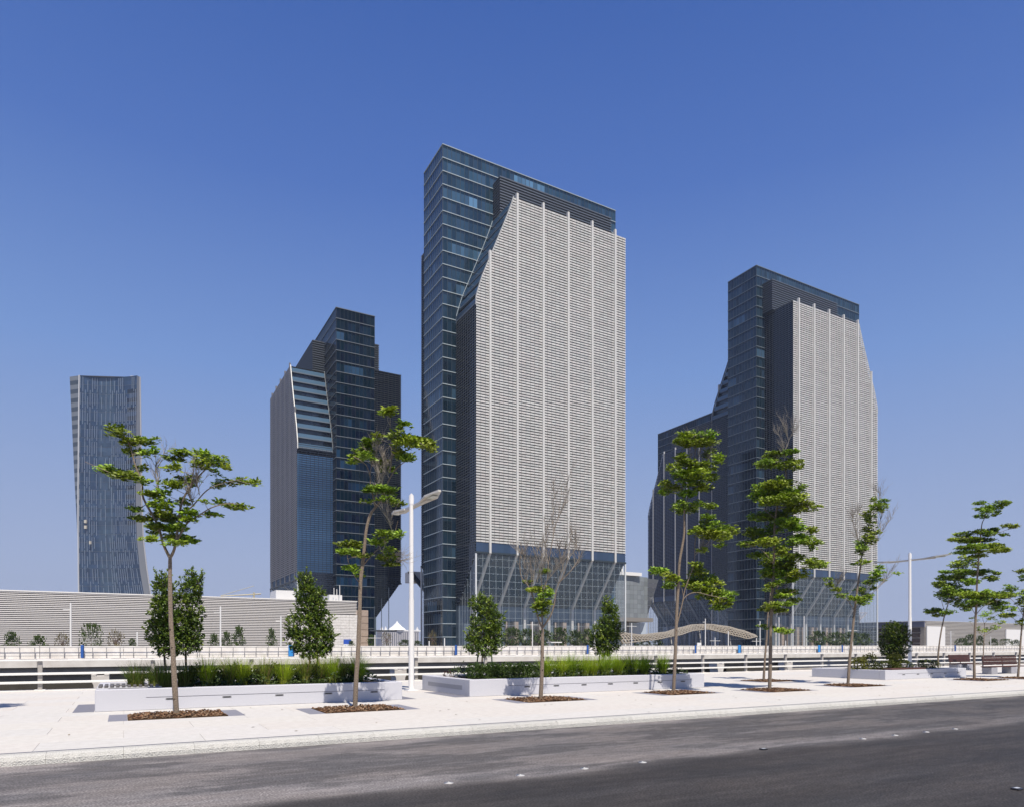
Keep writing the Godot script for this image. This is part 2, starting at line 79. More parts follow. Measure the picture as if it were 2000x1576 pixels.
		"pads": [[0.09,3.07,-0.52,0.47,0.15,0.37], [0.35,2.94,0.17,0.33,0.15,0.27], [-0.18,2.97,-0.34,0.2,0.1,0.16], [0.19,2.81,-0.35,0.27,0.08,0.21], [0.02,4.47,0.09,0.3,0.2,0.24], [0.42,4.47,-0.3,0.4,0.23,0.32], [0.22,4.14,0.39,0.33,0.2,0.27], [0.75,4.34,-0.02,0.47,0.23,0.37], [0.62,3.94,-0.26,0.6,0.23,0.48], [0.09,3.81,0.24,0.2,0.2,0.24], [0.69,4.87,-0.54,0.4,0.2,0.32], [1.09,5.07,0.3,0.53,0.2,0.43], [1.42,4.87,-0.6,0.53,0.2,0.43], [0.62,5.17,-0.36,0.33,0.09,0.27], [1.29,4.54,0.56,0.47,0.2,0.37], [1.15,4.01,0.26,0.6,0.23,0.48], [1.02,3.61,-0.32,0.4,0.2,0.32], [1.42,5.6,-0.48,0.47,0.23,0.37], [1.15,5.84,0.41,0.23,0.17,0.2], [1.69,5.8,0.16,0.3,0.2,0.24], [1.82,5.47,0.3,0.27,0.2,0.24], [1.55,5.2,-0.41,0.4,0.15,0.32], [1.75,4.61,0.12,0.3,0.17,0.24], [1.62,3.14,-0.13,0.27,0.15,0.21], [1.29,3.34,-0.25,0.27,0.17,0.21]], "leaf": 1.0, "dens": 0.85},
	"T10": {"at": Vector3(46.84,0,-23.22), "limbs": [[.050,.020,[0,0,0,0.06,1.16,0,0.11,2.24,0,0.14,3.02,0]],
			[.020,.006,[0.11,2.17,0,-0.37,2.55,-0.03,-0.75,3.09,-0.08]],
			[.020,.006,[0.11,2.17,0,0.79,2.63,0.03,1.33,3.17,0.08]],
			[.015,.005,[0.14,2.94,0,0.48,3.4,-0.03,0.95,3.79,-0.09]],
			[.015,.005,[0.14,2.86,0,-0.06,3.48,-0.01,-0.21,3.63,-0.03]],
			[.012,.005,[0.11,2.17,0,0.64,2.79,-0.08,0.79,3.17,-0.18]]],
		"bare": [],
		"pads": [[-0.75,3.17,0.27,0.19,0.23,0.28], [-0.44,2.63,0.12,0.19,0.15,0.19], [-0.13,3.48,0.3,0.31,0.15,0.25], [0.33,3.63,-0.07,0.31,0.19,0.25], [0.79,3.71,0.33,0.27,0.12,0.22], [1.1,3.02,0.02,0.31,0.12,0.25], [0.71,2.71,0.09,0.31,0.15,0.25], [0.48,3.25,0.07,0.31,0.15,0.25], [-0.21,2.48,0.21,0.23,0.12,0.19], [0.25,2.55,-0.1,0.27,0.15,0.22]], "leaf": 1.0, "dens": 0.3},
	"T8": {"at": Vector3(38.1,0,-17.29), "limbs": [[.070,.020,[0,0,0,0.1,1.26,0,0.19,2.47,0,0.34,3.67,0,0.4,4.88,0]],
			[.018,.006,[0.17,2.53,0,-0.14,2.89,-0.05,-0.5,3.07,-0.16]],
			[.018,.006,[0.25,3.07,0,-0.26,3.85,-0.07,-0.86,3.97,-0.25]]],
		"bare": [],
		"pads": [[-0.5,4.09,-0.41,0.54,0.15,0.43], [-0.08,4.4,-0.45,0.3,0.21,0.25], [0.16,4.09,0.38,0.3,0.24,0.29], [-0.86,3.97,-0.02,0.36,0.12,0.29], [0.04,3.67,0.23,0.24,0.24,0.29], [-0.14,3.07,-0.54,0.36,0.12,0.29], [0.1,2.71,-0.02,0.18,0.18,0.22], [0.7,4.15,0.53,0.54,0.3,0.43], [0.7,3.37,0.15,0.48,0.3,0.39], [0.52,4.88,-0.08,0.36,0.24,0.29], [1,3.79,-0.04,0.48,0.24,0.39], [0.34,5.24,-0.35,0.24,0.15,0.19]], "leaf": 1.0, "dens": 0.85},
}
const SHRUBS := {
	"S1": {"at": Vector3(1,0.9,-21.2), "blobs": [[-0.08,2.14,-0.08,0.28,0.42,0.27], [-0.17,2.42,-0.08,0.14,0.28,0.13], [-0.14,1.55,-0.03,0.31,0.49,0.29], [0.06,1.26,-0.03,0.37,0.56,0.35], [-0.2,1.05,0.09,0.28,0.39,0.27], [0.04,0.73,-0.08,0.37,0.35,0.35], [0.11,1.76,-0.06,0.25,0.49,0.24]], "stems": [[0,0,-0.03,1.55,0.03]]},
	"S2": {"at": Vector3(1.53,0.88,-21.4), "blobs": [[0.07,2.23,-0.05,0.32,0.36,0.3], [0.32,2.44,-0.08,0.11,0.29,0.11], [0.1,2.59,-0.05,0.13,0.22,0.12], [0.13,1.72,-0.06,0.32,0.5,0.3], [-0.04,1.29,0,0.37,0.5,0.35], [0.17,1.08,-0.11,0.26,0.43,0.25], [-0.16,0.79,0.1,0.37,0.4,0.35], [0.22,0.69,-0.03,0.17,0.17,0.16]], "stems": [[0,0,0.03,1.58,0.03]]},
	"S3": {"at": Vector3(4.91,0.8,-21.2), "blobs": [[-0.08,2.69,0.11,0.2,0.28,0.19], [-0.02,2.35,0.05,0.37,0.34,0.35], [0.23,2.2,0.04,0.26,0.31,0.25], [0.02,1.89,-0.01,0.46,0.43,0.44], [-0.17,1.39,0.11,0.53,0.46,0.5], [0.26,1.55,-0.09,0.37,0.46,0.35], [-0.08,0.96,0.04,0.62,0.43,0.59], [0.36,0.96,-0.05,0.37,0.4,0.35], [0.62,1.11,0.04,0.14,0.22,0.13], [0.11,0.62,0.06,0.46,0.22,0.44]], "stems": [[0,0,0.02,1.73,0.03], [0.26,0,0.2,1.42,0.035]]},
	"S4": {"at": Vector3(10.87,0.81,-21.2), "blobs": [[-0.18,2.24,-0.08,0.39,0.28,0.37], [0.04,2.03,-0.07,0.32,0.32,0.3], [0,1.64,-0.11,0.53,0.42,0.5], [0.35,1.64,-0.06,0.32,0.39,0.3], [-0.14,1.18,-0.1,0.49,0.42,0.47], [0.28,1.15,-0.02,0.35,0.42,0.34], [-0.42,0.83,0.11,0.28,0.32,0.27], [0.04,0.72,-0.03,0.53,0.32,0.5]], "stems": [[-0.12,0,-0.04,1.68,0.03], [-0.3,0,-0.21,0.83,0.028], [0.25,0,0.18,0.93,0.028]]},
	"S5": {"at": Vector3(16,0.72,-21.2), "blobs": [[0.1,2.36,-0.05,0.21,0.27,0.2], [0.23,2.05,-0.01,0.29,0.39,0.28], [0.16,1.62,-0.05,0.43,0.47,0.41], [-0.12,1.35,0.06,0.35,0.43,0.33], [0.35,1.42,0.05,0.23,0.39,0.22], [-0.33,1.03,-0.08,0.27,0.31,0.26], [0.12,0.96,-0.06,0.47,0.43,0.44], [-0.08,0.68,0.04,0.31,0.23,0.3]], "stems": [[-0.27,0,-0.12,1.27,0.025], [0.19,0,0.16,1.27,0.025]]},
	"S6": {"at": Vector3(34.39,0.4,-21.2), "blobs": [[-0.1,1.94,0.11,0.58,0.47,0.55], [0.1,1.73,0.04,0.58,0.58,0.55], [-0.21,1.31,-0.02,0.58,0.58,0.55], [0.26,1.2,0.11,0.47,0.58,0.45], [-0.05,0.89,-0.12,0.58,0.42,0.55], [0.16,0.58,-0.11,0.37,0.26,0.35]], "stems": [[0.1,0,0.05,1.47,0.03], [0,0,-0.1,1.2,0.025]]},
}
const FAR_TREES := [
	[-12.65,-110,3.19,1.06,0],
	[-9.74,-110,2.75,1.21,0],
	[-7.2,-112,3.13,0.98,2],
	[-3.68,-105,3.93,1,1],
	[-0.94,-108,3.54,1.11,2],
	[1.08,-110,2.39,0.71,0],
	[3.62,-110,2.68,0.65,0],
	[9.05,-112,2.51,1.06,0],
	[11.42,-108,3.08,0.96,0],
	[13.32,-110,3.42,0.91,0],
	[15.3,-112,4.25,1.09,0],
	[20.62,-115,4.05,0.9,0],
	[52.52,-180,2.68,1.08,0],
	[61.17,-190,4.35,1.3,0],
	[76.07,-220,5.84,1.87,2],
	[86.07,-230,3.4,2.52,0],
	[79.01,-200,2.86,1.89,0],
	[63.08,-150,4.71,1.2,2],
	[101.54,-180.5,6.51,3.68,0],
	[106.88,-180.5,6.26,3.42,0],
	[112.74,-180.5,6.01,3.46,0],
	[118.95,-180.5,6.71,3.83,0],
	[124.75,-180.5,5.97,3.56,0],
	[129.3,-180.5,6.5,2.94,0],
	[242.35,-180.5,6.92,4.5,0],
	[252.54,-180.5,6.6,4.16,0],
	[262.78,-180.5,6.9,4.24,0],
	[271.99,-180.5,6.34,3.44,0],
	[141.07,-170,4.01,1.61,0],
	[144.39,-170,3.71,1.95,0],
	[149.24,-170,3.9,1.97,0],
	[210.39,-110,3.52,1.77,0],
	[215.25,-110,4.58,1.79,0],
	[220.51,-110,4.17,1.36,0],
	[228.21,-110,3.45,1.39,0],
	[224.61,-105,3.09,1.34,1],
	[241.09,-110,3.19,1.27,0],
]
const FAR_LAMPS := [
	[-5.64,-100,6.79,1],
	[11.34,-100,6.82,1],
	[22.04,-115,6.29,1],
	[1.65,-110,3.39,0],
	[52.86,-120,2.95,0],
	[49.75,-120,2.36,0],
	[96.35,-160,7.96,2],
	[122.3,-150,7.67,2],
	[120.01,-120,7.89,1],
	[133.43,-130,3.59,2],
	[116.96,-110,4.66,0],
	[148.79,-130,3.53,2],
	[127.08,-110,7.11,1],
	[127.37,-105,7.87,0],
	[135.73,-110,2.68,0],
	[135.78,-105,8.27,0],
	[160.76,-110,6.13,2],
	[205.13,-110,5.67,2],
	[226.47,-110,4.21,0],
	[60.58,-185,4.43,2],
]

const YAW := -0.51243
const UP := Vector3.UP
var M := {}
var taken := {}
var rng := RandomNumberGenerator.new()

# ---------------------------------------------------------------- mesh building
class MB:
	var v := PackedVector3Array()
	var n := PackedVector3Array()
	var c := PackedColorArray()
	var u := PackedVector2Array()
	var i := PackedInt32Array()

	func quad(a: Vector3, b: Vector3, d: Vector3, e: Vector3, col := Color.WHITE) -> void:
		# a, b, d, e run counter-clockwise seen from outside
		var k := v.size()
		var nn := (b - a).cross(d - a)
		if nn.length_squared() < 1e-12:
			nn = (d - a).cross(e - a)
		nn = nn.normalized()
		for p in [a, b, d, e]:
			v.append(p)
			n.append(nn)
			c.append(col)
			u.append(Vector2(p.x, p.z))
		for q in [0, 2, 1, 0, 3, 2]:
			i.append(k + q)

	func tri(a: Vector3, b: Vector3, d: Vector3, col := Color.WHITE) -> void:
		var k := v.size()
		var nn := (b - a).cross(d - a).normalized()
		for p in [a, b, d]:
			v.append(p)
			n.append(nn)
			c.append(col)
			u.append(Vector2(p.x, p.z))
		for q in [0, 2, 1]:
			i.append(k + q)

	func box(p: Vector3, q: Vector3, col := Color.WHITE) -> void:
		var a := Vector3(minf(p.x, q.x), minf(p.y, q.y), minf(p.z, q.z))
		var b := Vector3(maxf(p.x, q.x), maxf(p.y, q.y), maxf(p.z, q.z))
		quad(Vector3(a.x, a.y, b.z), Vector3(b.x, a.y, b.z), Vector3(b.x, b.y, b.z), Vector3(a.x, b.y, b.z), col)
		quad(Vector3(b.x, a.y, a.z), Vector3(a.x, a.y, a.z), Vector3(a.x, b.y, a.z), Vector3(b.x, b.y, a.z), col)
		quad(Vector3(b.x, a.y, b.z), Vector3(b.x, a.y, a.z), Vector3(b.x, b.y, a.z), Vector3(b.x, b.y, b.z), col)
		quad(Vector3(a.x, a.y, a.z), Vector3(a.x, a.y, b.z), Vector3(a.x, b.y, b.z), Vector3(a.x, b.y, a.z), col)
		quad(Vector3(a.x, b.y, b.z), Vector3(b.x, b.y, b.z), Vector3(b.x, b.y, a.z), Vector3(a.x, b.y, a.z), col)
		quad(Vector3(a.x, a.y, a.z), Vector3(b.x, a.y, a.z), Vector3(b.x, a.y, b.z), Vector3(a.x, a.y, b.z), col)

	# a box with its edges cut at 45 degrees
	func cbox(p: Vector3, q: Vector3, w: float, col := Color.WHITE) -> void:
		var m := (p + q) * 0.5
		var h := ((q - p) * 0.5).abs()
		w = minf(w, minf(h.x, minf(h.y, h.z)) * 0.9)
		var P := func(sx: float, sy: float, sz: float, ax: int) -> Vector3:
			var r := Vector3(sx * h.x, sy * h.y, sz * h.z)
			if ax != 0: r.x -= sx * w
			if ax != 1: r.y -= sy * w
			if ax != 2: r.z -= sz * w
			return m + r
		for s in [-1.0, 1.0]:
			_face(P.call(s, -1, -1, 0), P.call(s, 1, -1, 0), P.call(s, 1, 1, 0), P.call(s, -1, 1, 0), Vector3(s, 0, 0), col)
			_face(P.call(-1, s, -1, 1), P.call(1, s, -1, 1), P.call(1, s, 1, 1), P.call(-1, s, 1, 1), Vector3(0, s, 0), col)
			_face(P.call(-1, -1, s, 2), P.call(1, -1, s, 2), P.call(1, 1, s, 2), P.call(-1, 1, s, 2), Vector3(0, 0, s), col)
			for t in [-1.0, 1.0]:
				_face(P.call(s, t, -1, 0), P.call(s, t, 1, 0), P.call(s, t, 1, 1), P.call(s, t, -1, 1), Vector3(s, t, 0), col)
				_face(P.call(s, -1, t, 0), P.call(s, 1, t, 0), P.call(s, 1, t, 2), P.call(s, -1, t, 2), Vector3(s, 0, t), col)
				_face(P.call(-1, s, t, 1), P.call(1, s, t, 1), P.call(1, s, t, 2), P.call(-1, s, t, 2), Vector3(0, s, t), col)

	func _face(a: Vector3, b: Vector3, d: Vector3, e: Vector3, out: Vector3, col: Color) -> void:
		if (b - a).cross(d - a).dot(out) >= 0.0:
			quad(a, b, d, e, col)
		else:
			quad(e, d, b, a, col)

	# a bar of width w and height h between two points, its width along side
	func bar(a: Vector3, b: Vector3, side: Vector3, w: float, h: float, col := Color.WHITE) -> void:
		var t := (b - a).normalized()
		var s := side.normalized() * w * 0.5
		var k := t.cross(side).normalized() * h * 0.5
		if t.dot(s.cross(k)) < 0.0:
			k = -k
		var pa := [a - s - k, a + s - k, a + s + k, a - s + k]
		var pb := [b - s - k, b + s - k, b + s + k, b - s + k]
		for j in 4:
			var j2 := (j + 1) % 4
			quad(pa[j], pa[j2], pb[j2], pb[j], col)
		quad(pa[3], pa[2], pa[1], pa[0], col)
		quad(pb[0], pb[1], pb[2], pb[3], col)

	func tube(pts: Array, radii: Array, sides := 7, col := Color.WHITE, cap := true) -> void:
		var k := v.size()
		var m := pts.size()
		for a in m:
			var t: Vector3 = (pts[mini(a + 1, m - 1)] - pts[maxi(a - 1, 0)]).normalized()
			var s := t.cross(Vector3(0.31, 0.22, 0.93)).normalized()
			var w := t.cross(s)
			for b in sides:
				var f := TAU * b / sides
				var o := s * cos(f) + w * sin(f)
				v.append(pts[a] + o * radii[a])
				n.append(o)
				c.append(col)
				u.append(Vector2(b / float(sides), a))
		for a in m - 1:
			for b in sides:
				var b2 := (b + 1) % sides
				var q := [k + a * sides + b, k + a * sides + b2, k + (a + 1) * sides + b2, k + (a + 1) * sides + b]
				for z in [0, 2, 1, 0, 3, 2]:
					i.append(q[z])
		if cap:
			var e := v.size()
			var td: Vector3 = (pts[m - 1] - pts[m - 2]).normalized()
			v.append(pts[m - 1] + td * radii[m - 1] * 0.4)
			n.append(td)
			c.append(col)
			u.append(Vector2.ZERO)
			for b in sides:
				for z in [k + (m - 1) * sides + b, e, k + (m - 1) * sides + (b + 1) % sides]:
					i.append(z)

	# one pointed leaf, folded a little along its midrib
	func leaf(p: Vector3, d: Vector3, up: Vector3, l: float, w: float, col: Color) -> void:
		var s := d.cross(up).normalized()
		var nn := s.cross(d).normalized()
		var k := v.size()
		var mid := p + d * l * 0.45
		for q in [p, mid + s * w * 0.5 + nn * w * 0.14, p + d * l, mid - s * w * 0.5 + nn * w * 0.14]:
			v.append(q)
			n.append(nn)
			c.append(col)
			u.append(Vector2.ZERO)
		for q in [0, 2, 1, 0, 3, 2]:
			i.append(k + q)

	func mesh(m: Material) -> ArrayMesh:
		var a := []
		a.resize(Mesh.ARRAY_MAX)
		a[Mesh.ARRAY_VERTEX] = v
		a[Mesh.ARRAY_NORMAL] = n
		a[Mesh.ARRAY_COLOR] = c
		a[Mesh.ARRAY_TEX_UV] = u
		a[Mesh.ARRAY_INDEX] = i
		var am := ArrayMesh.new()
		am.add_surface_from_arrays(Mesh.PRIMITIVE_TRIANGLES, a)
		am.surface_set_material(0, m)
		return am

func unique(p: Node, nm: String) -> String:
	var k := str(p.get_instance_id()) + nm
	var t: int = taken.get(k, 0)
	taken[k] = t + 1
	return nm if t == 0 else "%s_%03d" % [nm, t]

func put(p: Node, nm: String, mesh: Mesh, stuff := false) -> MeshInstance3D:
	var o := MeshInstance3D.new()
	o.name = unique(p, nm)
	o.mesh = mesh
	if stuff:
		o.set_meta("kind", "stuff")
	p.add_child(o, true)
	return o

func part(p: Node, nm: String, mb: MB, m: Material, stuff := false) -> MeshInstance3D:
	return put(p, nm, mb.mesh(m), stuff)

func tag(o: Node, label: String, cat: String, group := "") -> void:
	o.set_meta("label", label)
	o.set_meta("category", cat)
	if group != "":
		o.set_meta("group", group)

func thing(nm: String, label: String, cat: String, at := Vector3.ZERO, group := "") -> Node3D:
	var o := Node3D.new()
	o.name = unique(self, nm)
	add_child(o, true)
	o.position = at
	tag(o, label, cat, group)
	return o

func structure(nm: String, mb: MB, m: Material) -> MeshInstance3D:
	var o := part(self, nm, mb, m)
	o.set_meta("kind", "structure")
	return o

func copy_of(o: Node3D, label: String, at: Vector3, turn := 0.0) -> Node3D:
	var r: Node3D = o.duplicate()
	r.name = unique(self, String(o.name).rstrip("_0123456789"))
	add_child(r, true)
	r.position = at
	r.rotation.y = turn
	r.set_meta("label", label)
	return r

func lin(r: float, g: float, b: float) -> Color:
	return Color(r, g, b).linear_to_srgb()

func mat(nm: String, col: Color, rough := 0.8, metal := 0.0, spec := 0.5) -> StandardMaterial3D:
	var m := StandardMaterial3D.new()
	m.resource_name = nm
	m.albedo_color = col
	m.roughness = rough
	m.metallic = metal
	m.metallic_specular = spec
	m.vertex_color_use_as_albedo = true
	m.cull_mode = BaseMaterial3D.CULL_DISABLED
	M[nm] = m
	return m

func noise_tex(freq: float, oct: int, lo: Color, hi: Color, size := 512, sd := 1, kind := FastNoiseLite.TYPE_SIMPLEX_SMOOTH) -> NoiseTexture2D:
	var f := FastNoiseLite.new()
	f.noise_type = kind
	f.frequency = freq
	f.fractal_octaves = oct
	f.seed = sd
	var t := NoiseTexture2D.new()
	t.width = size
	t.height = size
	t.seamless = true
	t.noise = f
	var g := Gradient.new()
	g.set_color(0, lo)
	g.set_color(1, hi)
	t.color_ramp = g
	return t

func triplanar(m: StandardMaterial3D, t: Texture2D, scale: float) -> void:
	m.albedo_texture = t
	m.uv1_triplanar = true
	m.uv1_world_triplanar = true
	m.uv1_scale = Vector3.ONE * scale

func rnd(a: float, b: float) -> float:
	return rng.randf_range(a, b)

func tint(c: Color, k: float) -> Color:
	var f := 1.0 + rnd(-k, k)
	return Color(c.r * f, c.g * f, c.b * f)

# ---------------------------------------------------------------- materials
func materials() -> void:
	mat("plain", Color.WHITE, 0.75)
	mat("gloss", Color.WHITE, 0.35)
	mat("metal", Color.WHITE, 0.4, 0.0, 0.5)
	mat("facade_glass", Color.WHITE, 0.06, 0.0, 0.58)
	mat("dark_glass", Color.WHITE, 0.07, 0.0, 0.36)
	mat("blade", Color.WHITE, 0.45, 0.0, 0.5)
	var pane := mat("clear_glass", Color(0.55, 0.68, 0.76, 0.05), 0.05, 0.0, 0.6)
	pane.vertex_color_use_as_albedo = false
	pane.transparency = BaseMaterial3D.TRANSPARENCY_ALPHA
	var con := mat("paving", Color.WHITE, 0.85)
	triplanar(con, noise_tex(0.02, 5, Color(0.94, 0.936, 0.93), Color.WHITE, 1024, 3), 0.21)
	con.detail_enabled = true
	con.detail_blend_mode = BaseMaterial3D.BLEND_MODE_MUL
	con.detail_uv_layer = BaseMaterial3D.DETAIL_UV_1
	con.detail_albedo = noise_tex(0.3, 3, Color(0.93, 0.93, 0.92), Color.WHITE, 512, 4)
	var cw := mat("concrete", Color.WHITE, 0.9)
	triplanar(cw, noise_tex(0.015, 5, Color(0.88, 0.87, 0.86), Color.WHITE, 512, 8), 0.12)
	var gr := mat("granite", Color.WHITE, 0.7)
	triplanar(gr, noise_tex(0.22, 3, Color(0.72, 0.72, 0.74), Color.WHITE, 512, 5), 1.1)
	var kb := mat("kerb_granite", Color.WHITE, 0.85)
	triplanar(kb, noise_tex(0.12, 4, Color(0.62, 0.62, 0.6), Color.WHITE, 512, 6), 1.0)
	kb.heightmap_enabled = true
	kb.heightmap_texture = noise_tex(0.06, 4, Color.BLACK, Color.WHITE, 512, 7)
	kb.heightmap_scale = 1.6
	var bark := mat("bark", Color.WHITE, 0.9)
	triplanar(bark, noise_tex(0.03, 5, Color(0.62, 0.6, 0.58), Color.WHITE, 512, 9), 1.6)
	bark.heightmap_enabled = true
	bark.heightmap_texture = noise_tex(0.05, 4, Color.BLACK, Color.WHITE, 512, 10)
	bark.heightmap_scale = 1.5
	var lf := mat("leaf", Color.WHITE, 0.5, 0.0, 0.4)
	lf.backlight_enabled = true
	lf.backlight = lin(0.24, 0.32, 0.035)
	var gs := mat("grass_blade", Color.WHITE, 0.6, 0.0, 0.3)
	gs.backlight_enabled = true
	gs.backlight = lin(0.07, 0.11, 0.01)
	mat("mulch", Color.WHITE, 1.0, 0.0, 0.0)
	var tb := mat("timber", Color.WHITE, 0.6)
	triplanar(tb, noise_tex(0.02, 4, Color(0.7, 0.7, 0.7), Color.WHITE, 256, 12), 0.8)
	var sand := mat("sand", Color.WHITE, 0.95)
	triplanar(sand, noise_tex(0.02, 5, Color(0.8, 0.8, 0.8), Color.WHITE, 512, 13), 0.05)

# ---------------------------------------------------------------- sky, sun, camera
func sky_image() -> PanoramaSkyMaterial:
	# clear-day air: paler towards the horizon, deeper blue overhead; the same in every direction
	var s := [0.0, 0.11, 0.354, 0.545, 0.682, 0.85, 1.0]
	var c := [Color(0.43, 0.475, 0.60), Color(0.36, 0.44, 0.645), Color(0.182, 0.31, 0.635), Color(0.083, 0.177, 0.505), Color(0.05, 0.127, 0.423), Color(0.048, 0.115, 0.38), Color(0.042, 0.105, 0.36)]
	var im := Image.create(16, 1024, false, Image.FORMAT_RGBF)
	for y in 1024:
		var e := sin((0.5 - (y + 0.5) / 1024.0) * PI)
		var k := Color(0.5, 0.47, 0.43) * 0.8
		if e >= 0.0:
			var j := 0
			while j < 5 and e > s[j + 1]:
				j += 1
			var t: float = (e - s[j]) / (s[j + 1] - s[j])
			k = (c[j] as Color).lerp(c[j + 1], t)
		for x in 16:
			im.set_pixel(x, y, Color(k.r / 1.25, k.g / 1.25, k.b / 1.25))
	var m := PanoramaSkyMaterial.new()
	m.panorama = ImageTexture.create_from_image(im)
	return m

func light_and_camera() -> void:
	var cam := Camera3D.new()
	cam.name = "camera"
	cam.projection = Camera3D.PROJECTION_FRUSTUM
	cam.near = 0.1
	cam.far = 4000.0
	cam.size = 0.2 * 788.0 / 1350.0
	cam.frustum_offset = Vector2(0.0, 0.1 * 472.0 / 1350.0)
	cam.position = Vector3(0, 1.6, 0)
	cam.rotation.y = YAW
	add_child(cam)
	cam.current = true
	var e := Environment.new()
	e.background_mode = Environment.BG_SKY
	e.sky = Sky.new()
	e.sky.sky_material = sky_image()
	e.tonemap_mode = Environment.TONE_MAPPER_LINEAR
	e.tonemap_exposure = 1.25
	e.sdfgi_enabled = true
	e.ssao_enabled = true
	e.ssil_enabled = true
	e.fog_enabled = true
	e.fog_density = 0.00014
	e.fog_light_color = Color(0.80, 0.87, 1.0)
	var w := WorldEnvironment.new()
	w.name = "world_environment"
	w.environment = e
	add_child(w)
	var sun := DirectionalLight3D.new()
	sun.name = "sun"
	sun.light_energy = 1.55
	sun.light_color = Color(1.0, 0.965, 0.91)
	sun.light_angular_distance = 0.53
	sun.shadow_enabled = true
	sun.sky_mode = DirectionalLight3D.SKY_MODE_LIGHT_ONLY
	add_child(sun)
	var el := deg_to_rad(59.0)
	var az := Vector3(-0.12, 0, 0.993)
	sun.look_at_from_position(Vector3.ZERO, -(az * cos(el) + UP * sin(el)), UP)

# ---------------------------------------------------------------- towers
func cut_at(dy: float) -> float:
	# how far the face is cut back, by height above the foot of the curve (33.5 m tall)
	var h := [0.0, 2.4, 6.7, 13.2, 19.2, 26.4, 33.5]
	var w := [0.0, 0.64, 1.98, 4.68, 7.17, 10.15, 12.8]
	if dy <= 0.0:
		return 0.0
	for j in 6:
		if dy <= h[j + 1]:
			return lerpf(w[j], w[j + 1], (dy - h[j]) / (h[j + 1] - h[j]))
	return w[6]

class Axes:
	var o: Vector3
	var a: Vector3
	var b: Vector3
	func _init(o_: Vector3, a_: Vector3, b_: Vector3) -> void:
		o = o_
		a = a_
		b = b_
	func p(x: float, y: float, z: float) -> Vector3:
		return o + a * x + Vector3.UP * y + b * z

func face(mb: MB, X: Axes, q: Array, col: Color) -> void:
	# q: four corners (a, y, b), any winding; drawn on both sides
	mb.quad(X.p(q[0][0], q[0][1], q[0][2]), X.p(q[1][0], q[1][1], q[1][2]), X.p(q[2][0], q[2][1], q[2][2]), X.p(q[3][0], q[3][1], q[3][2]), col)

func abox(mb: MB, X: Axes, a0: float, a1: float, y0: float, y1: float, b0: float, b1: float, col := Color.WHITE) -> void:
	mb.box(X.p(a0, y0, b0), X.p(a1, y1, b1), col)

